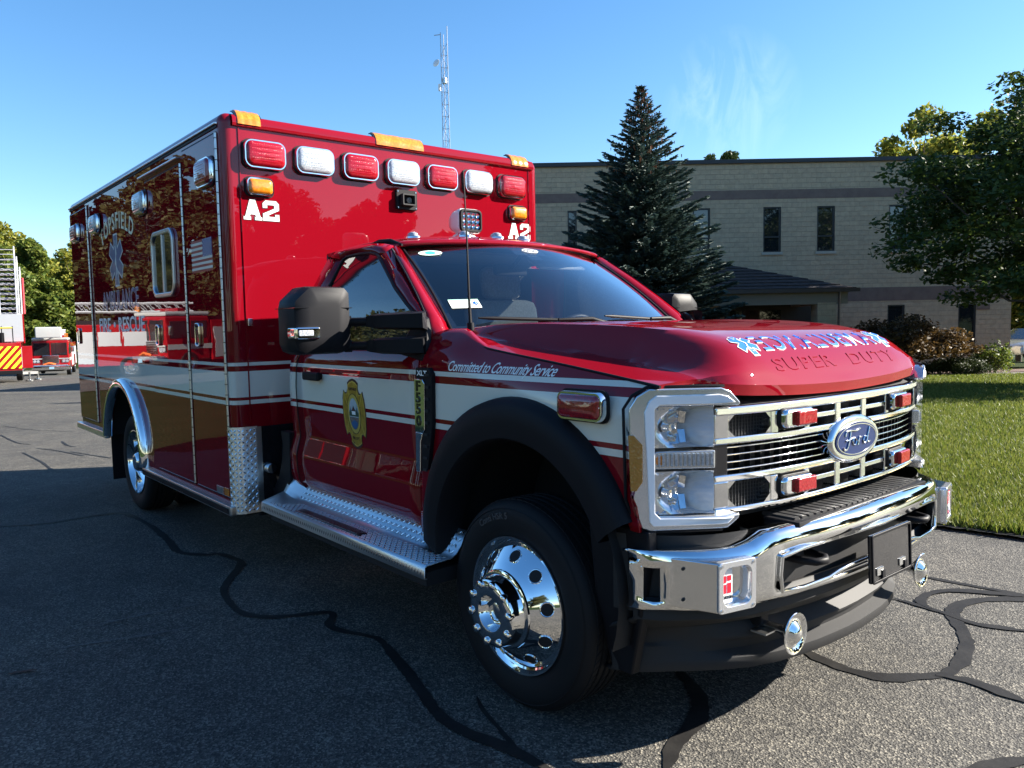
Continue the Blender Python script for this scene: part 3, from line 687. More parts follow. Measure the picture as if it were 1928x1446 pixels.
for i in range(4):
    for j in range(3):
        V, F = lathe_vf([(.0, .002), (.009, .004), (.014, .010)], 12, 'x', 1); mk('led_reflector', [(x+.071, y-.048+.032*i, z+.118-.032+.032*j) for x, y, z in V], F, M_CHR, sp, 60)
# ---- hood -------------------------------------------------------------------
zc = smooth_tab([(1.60, 1.462), (1.9, 1.484), (2.3, 1.482), (2.6, 1.466), (2.8, 1.442), (2.90, 1.420), (2.97, 1.394), (3.02, 1.355), (3.06, 1.305), (3.088, 1.258)])
zf = smooth_tab([(1.60, 1.425), (1.85, 1.418), (2.05, 1.388), (2.5, 1.334), (2.75, 1.302), (2.94, 1.276), (3.088, 1.250)])
yr = lambda x: interp([(1.6, .80), (1.9, .755), (2.3, .70), (2.6, .645), (2.88, .585), (3.05, .55)], x)
yg = lambda x: interp([(1.6, .855), (1.85, .872), (1.95, .905), (2.05, .922), (2.95, .935), (3.05, .93)], x)
xm = lambda y: interp([(0, 3.086), (.4, 3.078), (.62, 3.058), (.70, 3.036), (.74, 3.005), (.80, 2.970), (.94, 2.936)], abs(y))
def hoodz(x, y):
    a = abs(y); c = zc(x); r = yr(x); g = yg(x); fz_ = min(zf(x), c)
    if a <= r:
        e = a/r
        valley = -.014*max(0, 1-abs(a-r*.60)/(.16))*max(0, min(1, (2.75-x)/.3))          # shallow channels beside the bulge
        return c-.006*(max(0, e-.90)/.10)**2+valley*.9
    wall = .060+max(0, x-2.60)*.45; t = min(1, (a-r)/wall)
    zb = fz_+(.018 if x < 2.8 else .018)*(1-min(1, max(0, (a-r-wall))/max(.02, g-r-wall))**1.2)
    zt = c-.006
    s = t if x < 2.6 else t*(1-min(1, (x-2.6)/.25))+min(1, (x-2.6)/.25)*t*t*(3-2*t); return zt+(min(zb, zt)-zt)*s if a < r+wall else min(zb, zt)
secs = []
TS = [k/46 for k in range(46)]+[.985, .992, 1.0]
for t in TS:
    row = []
    for k in range(53):
        x = 1.60+1.486*t; g = yg(x); r = yr(x)
        y = (-g+(g-r)*k/12) if k < 12 else (r*(-1+2*(k-12)/28) if k <= 40 else r+(g-r)*(k-40)/12)
        x = 1.60+(xm(y)-1.60)*t
        row.append((x, y, hoodz(x, y)))
    secs.append(row)
nose = secs[-1]
lipw = lambda y: max(0, min(1, (.765-abs(y))/.05))
lipb = lambda y: 1.206+.022*(abs(y)/.62)**2
def noser(dx, dz, k):
    return [(p[0]+dx*lipw(p[1]), p[1], min(p[2]-.002-.006*k, (p[2]-.004-.006*k)*(1-lipw(p[1]))+(lipb(p[1])+dz)*lipw(p[1]))) for p in nose]
secs += [noser(.008, .047, 0), noser(.014, .036, 1), noser(.010, .0, 2)]
secs.append([(p[0]-.035, p[1]*.995, p[2]+.002) for p in secs[-1]])
HOOD = loft('hood', secs, M_RED, AMB, smooth=24, out=(0, 0, 1))
for sg in (-1, 1):
    tube('hood_gap', [(x, sg*(yg(x)+.002), zf(x)-.004) for x in [1.80+.05*k for k in range(24)]], .0055, M_BLK, HOOD, 6)
# mirrored wording on the hood
def fH(cx, cy, mir=True):
    def f(u, v, w):
        y = cy+(-u if mir else u); x = cx-v; return (x, y, hoodz(x, y)+w)
    return f
xa = 2.966
V, F = text_vf('AMBULANCE', .130, fH(xa, .0), xs=.98, space=1.18, bold=.009, w0=.0006, w1=.0020); mk('hood_lettering_outline', V, F, M_WHT, HOOD, 0)
V, F = text_vf('AMBULANCE', .130, fH(xa, .0), xs=.98, space=1.18, bold=-.004, w0=.0020, w1=.0034); mk('hood_lettering', V, F, M_BLU, HOOD, 0)
for cy in (-.495, .495): star('hood_star', fH(xa-.003, cy), .054, M_BLU, M_WHT, HOOD)
def fN(u, v, w):                       # embossed wording on the nose slope
    x = 3.050-v*.55; y = u; return (x, y, hoodz(x, y)+w)
for wd_, c_ in (('SUPER', -.235), ('DUTY', .285)):
    V, F = text_vf(wd_, .082, lambda u, v, w, c_=c_: fN(u+c_, v, w), xs=1.62, space=1.15, bold=.012, w0=-.004, w1=.0030); mk('embossed_lettering', V, F, M_RED, HOOD, 0)
# ---- fenders and wheel-arch flares
def zlow(x):
    d = abs(x-2.31)
    if d < .595: return max(.585+math.sqrt(max(0, .600**2-d*d)), .60 if x < 2.3 else .80)
    return .56 if x < 2.3 else .80
ztop = lambda x: interp([(1.63, 1.440), (1.72, 1.462), (1.82, 1.462), (1.88, 1.448), (1.95, 1.418), (2.05, 1.384), (2.5, 1.330), (2.75, 1.298), (2.94, 1.268)], x)
def fy(x, z):
    zt = ztop(x); yt = interp([(1.63, .93), (1.72, .90), (1.82, .872), (1.95, .908), (2.05, .925), (2.94, .938)], x)
    t = min(1, (zt-z)/.16); y = yt+(.995-yt)*(1-(1-t)**2.2)
    if z < .86 and x < 1.75: y = min(y+.02*min(1, (.86-z)/.1), 1.003)
    return y-.004*max(0, (1.1-z)/.4)
FX = sorted(set([1.637, 1.66, 1.70, 1.714, 1.7155]+[1.72+.05*k for k in range(24)]+[2.88, 2.899, 2.9055, 2.907, 2.915]))
for sg in (-1, 1):
    secs = []
    for x in FX:
        zt, zl = ztop(x), zlow(x); top = [(x, sg*(fy(x, zt)-.02), zt+.004)]
        secs.append(top+[(min(x, interp([(.80, 2.908), (.9, 2.886), (1.0, 2.872), (1.25, 2.866), (1.27, 2.93)], z)), sg*fy(x, z), z) for z in [zt+(zl-zt)*((k/16)**1.3) for k in range(17)]])
    fe = loft('front_fender', secs, M_STR, AMB, smooth=60, out=(0, sg, .2)); solid(fe, .012, -1)
    if sg < 0: FEND = fe
    # flare: lofted band round the opening
    def band(a):
        c, s = math.cos(a), math.sin(a); o = []
        for r, cz_, y in ((.618, .590, .993), (.612, .588, 1.030), (.590, .582, 1.048), (.545, .570, 1.052), (.50, .553, 1.046), (.492, .551, 1.030), (.490, .55, .90)):
            o.append((2.31+r*c, sg*y, cz_+r*s))
        return o
    ang = [math.radians(172-(172-23)*k/34) for k in range(35)]
    secs = [band(a) for a in ang]
    # vertical tail behind the wheel
    tail = [[(p[0]+(.012*k if k else 0)*0, p[1], p[2]-(secs[0][0][2]-.56)*k/4) for p in secs[0]] for k in range(4, 0, -1)]
    fl = recalc(loft('wheel_arch_flare', tail+secs, M_BLK, AMB, smooth=50))
    # liner and mud shield
    V = []; F = []
    for k in range(31):
        a = math.radians(200-220*k/30); V += [(2.31+.53*math.cos(a), sg*1.02, .56+.53*math.sin(a)), (2.31+.53*math.cos(a), sg*.45, .56+.53*math.sin(a))]
    for k in range(30): F.append((2*k, 2*k+1, 2*k+3, 2*k+2))
    mk('wheel_house', V, F, M_DRK, AMB); boxb('wheel_house_wall', 1.72, 2.9, sg*.45-.01, sg*.45+.01, .35, 1.1, M_DRK, AMB)
    # side warning light on the fender
    if sg < 0:
        wl = wlight((2.678, -1.0-.0005, 1.199), 's', .215, .10, M_LDRD, .035)
# script lettering
def fFd(cx, cz): return lambda u, v, w: (cx+u, -(fy(cx+u, cz+v)+.001+w), cz+v)
def slope(f, k): return lambda u, v, w: f(u, v+k*u, w)
words = 'Committed to Community Service'
text('script_lettering', words, .060, slope(fFd(2.175, 1.308), -.005), M_WHT, FEND, xs=.80, shear=.42, space=.92, bold=.006, w0=.0004, w1=.0014)
# side vent badge
vent = [(-.055, .225), (.045, .225), (.068, .20), (.062, -.02), (.02, -.22), (-.065, -.24)]
f = lambda u, v, w: (1.705+u, -(1.006+w), 1.075+v)
VN = plate('fender_vent', vent, f, -.012, .010, M_BLK, AMB, .003)
mb = MB()
for k in range(9):
    z = .20-.052*k; mb.add(*plate_vf([(.02-.03*k/9, z), (.055-.04*k/9, z), (.055-.04*k/9, z-.012), (.02-.03*k/9, z-.012)], f, .010, .016))
mb.build('vent_slats', M_VAL, VN)['kind'] = 'stuff'
plate('vent_chrome_upper', [(-.058, .175), (.005, .175), (.020, .158), (.014, -.045), (-.002, -.06), (-.060, -.06)], f, .010, .018, M_CHR, VN, .002)
plate('vent_chrome_strip', [(-.060, -.062), (-.004, -.062), (-.022, -.10), (-.030, -.235), (-.064, -.235)], f, .010, .016, M_CHR, VN, .002)
for ch, v in zip('F550', (.142, .092, .042, -.010)): text('model_character', ch, .062, lambda uu, vv, w, v=v: f(uu-.027, vv+v, w), M_GBL, VN, xs=1.25, bold=.03, w0=.018, w1=.0205)
text('trim_lettering', 'XLT', .032, lambda u, v, w: f(u-.005, v+.200, w), M_WHT, VN, xs=1.3, bold=.02, w0=.010, w1=.012)
# ---- wheels
def tyre_prof(w=.225, R=.405, r=.255):
    h = w/2
    p = [(r-.004, -.020), (r+.012, -.008), (.30, .006), (.345, .010), (.372, .004), (.390, -.008), (.399, -.020)]
    def gr(c, d=.012, g=.005): return [(R, c+g), (R-d, c+g*.5), (R-d, c-g*.5), (R, c-g)]
    p += [(R-.002, -.030)]+gr(-.062)+gr(-.098)+gr(-.134)+gr(-.170)+[(R-.002, -.202), (.397, -.212), (.372, -.232), (.30, -.236), (r, -.215)]
    return p
def rim_holes(parent, r0, a0, ax, n=8, ww=.036, hh=.056, tilt=0, sgn=-1):
    for k in range(n):
        a = 2*PI*k/n+.2; V = []; n2 = 16; ctr = (r0*math.cos(a), r0*math.sin(a))
        for i in range(n2):
            t = 2*PI*i/n2; dr = ww/2*math.cos(t); dt = hh/2*math.sin(t); r = r0+dr
            V.append((r*math.cos(a)-dt*math.sin(a), sgn*ax(r), r*math.sin(a)+dt*math.cos(a)))
        # recessed cup
        W_ = [(x*1.0, y-sgn*.03, z*1.0) for x, y, z in V]
        F = [(i, (i+1) % n2, n2+(i+1) % n2, n2+i) for i in range(n2)]+[tuple(range(n2, 2*n2))]
        mk('hand_hole', [(x, y+sgn*.0015, z) for x, y, z in V]+[(x, y+sgn*.0010, z) for x, y, z in [(x, y, z) for x, y, z in V]], [tuple(range(n2))], M_DRK, parent, 0)
        rp = [(x, y+sgn*.001, z) for x, y, z in V]; tube('hole_rim', rp+rp[:2], .0028, M_CHR, parent, 6)
def front_wheel(x, yo, z, sg):
    disc = [(.247, -.06), (.250, -.024), (.262, -.012), (.268, -.004), (.266, .003), (.258, .002), (.250, -.016), (.242, -.020), (.232, -.010), (.20, .018), (.172, .042), (.160, .052), (.152, .058), (.150, .066), (.140, .070), (.134, .070)]
    w = lathe('front_wheel', disc, M_CHR, AMB, (x, sg*yo, z), 72, 'y', sg)
    ax = lambda r: interp([(.16, .052), (.172, .042), (.20, .018), (.232, -.010)], r)
    rim_holes(w, .203, 0, ax, 10, .040, .052, sgn=sg)
    lathe('tyre', tyre_prof(), M_RUB, w, None, 96, 'y', sg, 30)
    tread_blocks(w, sg)
    lathe('hub_cover', [(.140, .06), (.134, .072), (.130, .105), (.126, .122), (.118, .128), (.075, .130), (.068, .128), (.062, .118), (.056, .098), (.05, .092), (0, .092)], M_CHR, w, None, 56, 'y', sg)
    lathe('hub_emblem', [(.034, .090), (.034, .096), (.026, .099), (0, .0995)], M_CHR2, w, None, 30, 'y', sg)
    for k in range(10):
        a = 2*PI*k/10+.15; V, F = lathe_vf([(.0165, -.03), (.0165, .008), (.0145, .014), (.009, .017), (0, .018)], 12, 'y', sg)
        mk('lug_nut', [(q[0]+.112*math.cos(a), q[1]+sg*.122, q[2]+.112*math.sin(a)) for q in V], F, M_CHR, w, 40)
    text('tyre_lettering', 'Conti HSR 5', .036, lambda u, v, ww: ((.345+v)*math.sin(u/.345-.35), sg*(.0095+ww), (.345+v)*math.cos(u/.345-.35)), mat('tyre_raised', (.045, .045, .048), .5), w, bold=.02, w0=-.002, w1=.0016)
    ring_ = lathe('sidewall_ring', [(.372, .004), (.374, .0065), (.377, .004)], M_RUB, w, None, 72, 'y', sg)
    lathe('brake_drum', [(.24, -.20), (.24, -.06), (0, -.06)], M_DRK, w, None, 24, 'y', sg)
    return w
def tread_blocks(w, sg):
    mb = MB(); N = 72
    for k in range(N):
        for j, ac in enumerate((-.046, -.080, -.116, -.152, -.188)):
            a0 = 2*PI*(k+(.5 if j % 2 else 0))/N; da = 2*PI/N*.82; wd = .0125 if j in (0, 4) else .0115; sk = .010*(1 if j % 2 else -1)
            V = []
            for r in (.400, .4068):
                for t, aa in ((-1, 0), (1, 0), (1, 1), (-1, 1)):
                    an_ = a0+da*aa+(sk*t)/.405; q = .93 if r > .403 else 1
                    V.append((r*math.cos(an_), sg*(ac+t*wd*q), r*math.sin(an_)))
            mb.add(V, [(4, 5, 6, 7), (0, 1, 5, 4), (1, 2, 6, 5), (2, 3, 7, 6), (3, 0, 4, 7)])
    o = mb.build('tread_blocks', M_RUB, w, 0); o['kind'] = 'stuff'
def rear_wheel(x, yo, z, sg):
    disc = [(.268, -.004), (.266, .003), (.258, .002), (.250, -.014), (.245, -.05), (.238, -.075), (.20, -.105), (.15, -.12), (.13, -.12)]
    w = lathe('rear_wheel', disc, M_CHR, AMB, (x, sg*yo, z), 64, 'y', sg)
    lathe('tyre', tyre_prof(), M_RUB, w, None, 72, 'y', sg, 30)
    lathe('inner_tyre', [(r, a-.30) for r, a in tyre_prof()], M_RUB, w, None, 48, 'y', sg, 30)
    lathe('hub_cover', [(.14, -.12), (.12, -.06), (.085, -.03), (.075, .0), (.06, .012), (0, .014)], M_CHR, w, None, 40, 'y', sg)
    for k in range(10):
        a = 2*PI*k/10; V, F = lathe_vf([(.016, -.04), (.016, .0), (.01, .008), (0, .009)], 10, 'y', sg)
        mk('lug_nut', [(q[0]+.118*math.cos(a), q[1]-sg*.07, q[2]+.118*math.sin(a)) for q in V], F, M_CHR, w, 40)
    return w
for sg in (-1, 1): front_wheel(2.30, 1.012, .402, sg); rear_wheel(-2.40, 1.165, .402, sg)
tube('front_axle', [(2.30, -.9, .40), (2.30, .9, .40)], .07, M_DRK, AMB); tube('rear_axle', [(-2.4, -.9, .40), (-2.4, .9, .40)], .09, M_DRK, AMB)
# ---- head lamps
M_RIB = mat('ribbed_lamp_lens', (.50, .54, .58), .22, .45, .8, bump=('Z', 75, .5, .003))
hxT = smooth_tab([(.60, 3.085), (.70, 3.080), (.76, 3.062), (.82, 3.018), (.88, 2.972), (.94, 2.928), (.98, 2.898), (1.003, 2.868)])
hx = lambda y: hxT(abs(y))
for sg in (-1, 1):
    def f(u, v, w, sg=sg):
        dx = (hx(u+.002)-hx(u-.002))/.004; l = math.hypot(1, dx); return (hx(u)+w/l, sg*(u-w*dx/l), v)
    out = sub([(1.000, 1.20), (.985, 1.24), (.955, 1.264), (.765, 1.264), (.735, 1.252), (.695, 1.212), (.695, 1.205), (.775, 1.205), (.775, .842), (.695, .842), (.70, .832), (.745, .803), (.955, .800), (.975, .812), (.995, .90)], .02)
    hl = plate('head_lamp', out, f, -.13, -.10, M_SIL, AMB)
    # chrome outer rim and white daylight strip, C-shaped
    c_out = [(1.000, 1.20), (.985, 1.24), (.955, 1.264), (.765, 1.264), (.735, 1.252), (.693, 1.212), (.700, 1.203), (.775, 1.207), (.93, 1.207), (.944, 1.195), (.944, .862), (.93, .846), (.775, .843), (.695, .845), (.700, .830), (.745, .803), (.955, .800), (.975, .812), (.995, .90)]
    plate('lamp_surround', sub(c_out, .02), f, -.09, .004, M_SIL, hl, .004)
    c_in = [(.968, 1.19), (.955, 1.225), (.935, 1.243), (.77, 1.243), (.745, 1.236), (.715, 1.214), (.775, 1.212), (.926, 1.212), (.940, 1.198), (.940, .860), (.926, .842), (.72, .838), (.745, .818), (.945, .816), (.956, .83)]
    plate('daylight_strip', sub(c_in, .02), f, .0, .008, M_DRL, hl, .003)
    plate('lamp_marker', [(1.001, 1.116), (.990, 1.116), (.973, 1.085), (.973, .965), (.986, .934), (.997, .934)], f, .0, .010, M_LAMD, hl, .002)
    # reflector bowls: faceted
    for (z0, z1) in ((1.068, 1.203), (.848, .990)):
        zc_ = (z0+z1)/2; V = []; F = []
        nu, nv = 17, 13
        for i in range(nu):
            for j in range(nv):
                u = .778+(.944-.778)*i/(nu-1); v = z0+(z1-z0)*j/(nv-1)
                e = ((u-.83)/.10)**2+((v-zc_)/.075)**2; dep = -.085+.062*min(1, e)
                V.append(f(u, v, dep))
        F = [(i*nv+j, i*nv+j+1, (i+1)*nv+j+1, (i+1)*nv+j) for i in range(nu-1) for j in range(nv-1)]
        mk('reflector', V, F, M_SIL, hl, 60)
        # stepped mirror strips of the reflector: upper ones face down, lower ones up
        for k in range(5):
            u0, u1 = .944-.0185*k, .944-.0185*(k+1); dp = -.078+.006*k
            for z_end, nm in ((z1-.002, 1), (z0+.002, -1)):
                Q = [f(u0, zc_+nm*.012, dp-.004), f(u1, zc_+nm*.010, dp+.006), f(u1, z_end-nm*.004*k, -.012-.004*k), f(u0, z_end-nm*.003*k, -.022-.004*k)]
                mk('reflector_strip', Q, [(0, 1, 2, 3)], M_CHR, hl, 0)
        mk('reflector_floor', [f(.944, zc_-.014, -.086), f(.85, zc_-.014, -.072), f(.85, zc_+.014, -.072), f(.944, zc_+.014, -.086)], [(0, 1, 2, 3)], M_CHR, hl, 0)
        # ribbed inner lens bulging towards the grille side
        NU, NV = 10, 9; V = []
        for a_ in range(NU+1):
            for b_ in range(NV+1):
                vv = -1+2*b_/NV; ul = .800+.066*math.sqrt(max(0, 1-vv*vv*.62)); u = .779+(ul-.779)*a_/NU
                V.append(f(u, zc_+vv*(z1-z0)/2*.99, -.020-.05*(a_/NU)**3-.012*vv*vv))
        orient(mk('ribbed_lens', V, [(a_*(NV+1)+b_, a_*(NV+1)+b_+1, (a_+1)*(NV+1)+b_+1, (a_+1)*(NV+1)+b_) for a_ in range(NU) for b_ in range(NV)], M_RIB, hl, 60), (1, 0, 0))
        V_, F_ = lathe_vf([(0, .03), (.012, .028), (.016, .0)], 12, 'x', 1); mk('bulb', [(x+hx(.88)-.05, sg*.885+y, z+zc_) for x, y, z in V_], F_, M_CHR2, hl, 50)
    # turn-signal bar between the bowls
    tsb = plate('turn_signal', sub([(.944, 1.05), (.955, 1.04), (.955, 1.015), (.944, 1.0), (.778, 1.0), (.778, 1.058), (.93, 1.058)], .02), f, -.05, -.012, M_SIL, hl, .003)
    mb = MB()
    for k in range(13):
        u0 = .93-.0115*k; mb.add(*plate_vf([(u0, 1.010), (u0-.006, 1.010), (u0-.006, 1.050), (u0, 1.050)], f, -.012, -.004))
    mb.build('turn_signal_flutes', M_LWHT, hl, 0); plate('turn_bulb', rrect(.02, .03, .008, 4, .925, 1.03), f, -.012, -.006, M_LAMB, hl)
    # clear cover
    cov = sub([(.944, 1.206), (.944, .846), (.776, .846), (.776, 1.206)], .02)
    V = [f(u, v, -.001) for u, v in cov]
    nu = 10; V = [f(.776+(.944-.776)*i/nu, z, -.002) for i in range(nu+1) for z in (.846, 1.206)]; mk('lamp_cover', V, [(2*i, 2*i+1, 2*i+3, 2*i+2) for i in range(nu)], M_LENS, hl, 180)
    # black gap round the lamp
    tube('lamp_gap', [f(u*1.0+.004, v, -.012) for u, v in [(.745, 1.268), (.80, 1.270), (.955, 1.269), (.990, 1.243), (1.004, 1.20), (1.0, .90), (.98, .806), (.955, .794), (.75, .796)]], .0055, M_BLK, hl, 6)
# filler between lamp, grille and hood
gx = lambda y: 3.108-.088*(min(abs(y), .80)/.76)**3
for sg in (-1, 1):
    box('lamp_backing', (2.80, sg*.80, 1.02), (.12, .28, .46), M_DRK, AMB)
mb = MB()
for k in range(24):
    y0, y1 = -.76+1.52*k/24, -.76+1.52*(k+1)/24
    q = [(2.98, y0, 1.222), (2.98, y1, 1.222), (gx(y1)-.004, y1, 1.192), (gx(y0)-.004, y0, 1.192)]; mb.add(q, [(0, 1, 2, 3)])
    q = [(gx(y)-d, y, z) for y, d, z in ((y0, .075, .80), (y1, .075, .80), (y1, .075, 1.215), (y0, .075, 1.215))]; mb.add(q, [(0, 1, 2, 3)])
GB = mb.build('grille_backing', M_DRK, AMB, 60)
# ---- grille
def fG(u, v, w): return (gx(u)+w, u, v)
def gbar(name, u0, u1, z0, z1, w0, w1, m, parent, bev=.003, dz=0):
    n_ = max(1, int(abs(u1-u0)/.05)); o_ = [(u0+(u1-u0)*k/n_, z0) for k in range(n_+1)]+[(u1+(u0-u1)*k/n_, z1) for k in range(n_+1)]
    return plate(name, o_, fG, w0, w1, m, parent, bev)
GR = gbar('grille', -.755, .755, 1.166, 1.196, -.05, .010, M_CHR, AMB, .006)
gbar('grille_bar', -.755, .755, .838, .858, -.05, .008, M_CHR, GR, .005)
for zlo, zhi in ((1.070, 1.094), (.944, .968)): gbar('grille_bar', -.755, .755, zlo, zhi, -.05, .006, M_CHR, GR, .005)
for z in (1.132, .903): gbar('grille_bar', -.30, .30, z-.0095, z+.0095, -.05, .000, M_CHR, GR, .003)
for sg in (-1, 1):
    for z0, z1 in ((1.090, 1.172), (.858, .946)):
        gbar('grille_end_wrap', sg*.700, sg*.757, z0, z1, -.09, .006, M_CHR, GR, .004)
        gbar('grille_post', sg*.475, sg*.515, z0, z1, -.05, .004, M_CHR, GR, .004)
        gbar('grille_post', sg*.294, sg*.326, z0, z1, -.05, .002, M_CHR, GR, .004)
        for y in (.085, ): gbar('grille_post', sg*(y-.004), sg*(y+.034), z0, z1, -.05, .002, M_CHR, GR, .004)
        # mesh opening corners (octagonal look)
        for yy, s2 in ((.700, -1), (.515, 1)):
            for zz, s3 in ((z0, 1), (z1, -1)):
                plate('opening_corner', [(sg*yy, zz), (sg*(yy+s2*.03), zz), (sg*yy, zz+s3*.028)], fG, -.04, .003, M_CHR, GR)
    gbar('grille_end_cap', sg*.700, sg*.757, .966, 1.076, -.09, .000, M_GBL, GR, .003)
for z in (1.056, 1.031, 1.006, .981):
    for sg in (-1, 1): gbar('grille_slat', sg*.10, sg*.70, z-.0024, z+.0024, -.045, -.014, M_CHR, GR, .001)
mb = MB()
for k in range(29):
    y = -.70+1.4*k/28
    for z0, z1 in ((.966, 1.076),): mb.add(*plate_vf([(y-.003, z0), (y+.003, z0), (y+.003, z1), (y-.003, z1)], fG, -.068, -.045))
mb.build('grille_louvres', M_BLK, GR, 0)
for sg in (-1, 1):
    for z0, z1 in ((1.090, 1.172), (.858, .946)):
        mb = MB()
        for k in range(15):
            y = .517+.183*k/14; mb.add(*plate_vf([(sg*y-.0015, z0), (sg*y+.0015, z0), (sg*y+.0015, z1), (sg*y-.0015, z1)], fG, -.035, -.030))
        for k in range(7):
            z = z0+(z1-z0)*(k+.5)/7; mb.add(*plate_vf([(sg*.517, z-.0015), (sg*.70, z-.0015), (sg*.70, z+.0015), (sg*.517, z+.0015)], fG, -.035, -.030))
        mb.build('grille_mesh', M_VAL, GR, 0)
# grille strobes
for sg in (-1, 1):
    for z in (1.138, .903):
        y = sg*.392; b_ = plate('grille_strobe', rrect(.165, .064, .02, 5, y, z), fG, -.02, .030, M_CHR, AMB, .008)
        ring('strobe_gasket', rrect(.178, .076, .026, 5, y, z), rrect(.160, .060, .02, 5, y, z), fG, -.01, .012, M_BLK, b_, .003)
        plate('lens', rrect(.112, .052, .006, 3, y+.022, z), fG, .026, .044, M_LSTR, b_, .008)
# oval badge with script
f = lambda u, v, w: (3.10+w, u, 1.022+v)
BD = plate('oval_badge', ell(.385, .182, 56), f, -.03, .030, M_CHR, AMB, .014)
plate('badge_field', ell(.318, .128, 48), f, .02, .0335, M_BADGE, BD); ring('badge_line', ell(.304, .117, 48), ell(.297, .111, 48), f, .0335, .0350, M_CHR, BD)
mb = MB()
def stroke(pts, r=.0034):
    P = [Vector(f(u*1.5, v*1.12, .0355)) for u, v in pts]; Q = []
    for i in range(len(P)-1):
        a = P[max(0, i-1)]; b = P[i]; c = P[i+1]; d = P[min(len(P)-1, i+2)]
        for k in range(5):
            t = k/5; Q.append(.5*((2*b)+(c-a)*t+(2*a-5*b+4*c-d)*t*t+(3*b-a-3*c+d)*t**3))
    Q.append(P[-1]); mb.tube(Q, r, 6)
stroke([(-.062, .016), (-.058, .030), (-.036, .033), (-.006, .030), (.012, .036)]); stroke([(-.036, .032), (-.042, .002), (-.054, -.026), (-.068, -.030), (-.070, -.020)]); stroke([(-.060, .000), (-.040, .003), (-.022, .006)])
stroke([(-.012, -.018), (-.024, -.012), (-.024, .0), (-.014, .006), (-.006, -.004), (-.012, -.018)]); stroke([(.004, -.020), (.006, -.002), (.010, .005), (.020, .004)])
stroke([(.050, .002), (.038, .004), (.030, -.008), (.034, -.018), (.046, -.012), (.052, .004)]); stroke([(.062, .034), (.054, .010), (.050, -.010), (.056, -.018), (.064, -.014)])
mb.build('badge_script', M_CHR, BD, 60)
# ---- bumper
bx = smooth_tab([(0, 3.232), (.25, 3.224), (.5, 3.196), (.7, 3.154), (.8, 3.116), (.88, 3.062), (.95, 2.976), (1.0, 2.870), (1.012, 2.80)])
yb = [-1.0, -.988, -.972, -.952, -.94, -.91, -.87, -.82, -.76, -.70, -.64, -.60, -.55]+[-.5+.1*k for k in range(11)]+[.55, .60, .64, .70, .76, .82, .87, .91, .94, .952, .972, .988, 1.0]
def bprof(y):
    a = abs(y); up = interp([(0, .792), (.56, .790), (.64, .784), (.72, .752), (1.02, .742)], a)
    return [(-.15, up-.004), (-.05, up), (-.022, up-.004), (-.006, up-.018), (0, up-.045), (.002, .712), (.002, .690), (.001, .640), (-.002, .60), (-.004, .575), (-.012, .555), (-.03, .546), (-.08, .544)]
V = []; F = []; NP = 13
for y in yb: V += [(bx(abs(y))+o*interp([(.9, 1), (1.0, .2)], abs(y)), y, z) for o, z in bprof(y)]
for i in range(len(yb)-1):
    ym = abs((yb[i]+yb[i+1])/2)
    for j in range(NP-1):
        if ym < .60 and j in (5, 6, 7, 8): continue          # centre opening
        if .950 < ym < .990 and j in (6, 7, 8): continue      # outer pockets
        F.append((i*NP+j, (i+1)*NP+j, (i+1)*NP+j+1, i*NP+j+1))
BP = solid(orient(mk('front_bumper', V, F, M_CHR, AMB, 50), (1, 0, 0)), .010, -1)
V = []; F = []
for y in yb: V += [(bx(abs(y))-.085+ (.0), y*.985, .80-.02), (bx(abs(y))-.085, y*.985, .52)]
F = [(2*i, 2*i+2, 2*i+3, 2*i+1) for i in range(len(yb)-1)]
mk('bumper_backing', V, F, M_VAL, BP, 60)
# lower lip of the centre opening sweeps down towards the middle; upper edge roll
tube('bumper_opening_edge', [(bx(abs(y))+.003, y, z) for y, z in ((-.60, .70), (-.607, .64), (-.598, .582), (-.5, .578), (-.36, .585), (-.30, .598), (-.24, .604), (0, .606), (.24, .604), (.30, .598), (.36, .585), (.5, .578), (.598, .582), (.607, .64), (.60, .70), (.5, .712), (0, .716), (-.5, .712), (-.60, .70))], .0075, M_CHR, BP, 8)
# step pad with ribs
SPd = boxb('bumper_step_pad', 3.045, 3.185, -.50, .50, .765, .7955, M_BLK, AMB, .004)
rib = meshdata('rib', [(x, y, z) for x in (-.062, .066) for y, z in ((-.0165, -.004), (-.0135, .006), (.0135, .006), (.0165, -.004))], [(0, 1, 5, 4), (1, 2, 6, 5), (2, 3, 7, 6), (4, 5, 6, 7), (3, 2, 1, 0)], M_VAL, 0)
for k in range(24): link(bpy.data.objects.new('rib', rib), SPd, (-.002-.03*(abs(-.46+.04*k)/.5)**2, -.46+.04*k, .0155))
# tow hooks seen in the opening
for sg in (-1, 1): tube('tow_hook', [(3.02, sg*.46, .655), (3.17, sg*.46, .655), (3.215, sg*.44, .655), (3.225, sg*.40, .655), (3.205, sg*.365, .655), (3.15, sg*.355, .655), (3.02, sg*.355, .655)], .014, M_BLK, AMB, 8)
boxb('bumper_cross_brace', 3.10, 3.12, -.30, -.10, .62, .71, M_ALU, AMB)
# plate bracket
PB = box('licence_plate_bracket', (3.262, 0.0, .612), (.016, .315, .178), M_GBL, AMB, .006, (0, -.04, 0)); 
ring('bracket_rim', rrect(.317, .180, .012), rrect(.297, .160, .008), lambda u, v, w: (w, u, v), .008, .013, M_BLK, PB, .002)
for u in (-.10, .08): box('bracket_slot', (.010, u, -.05), (.006, .05, .028), M_CHR2, PB, .002); box('bracket_clip', (.0125, u+.018, -.062), (.010, .022, .03), M_BLK, PB, .002)
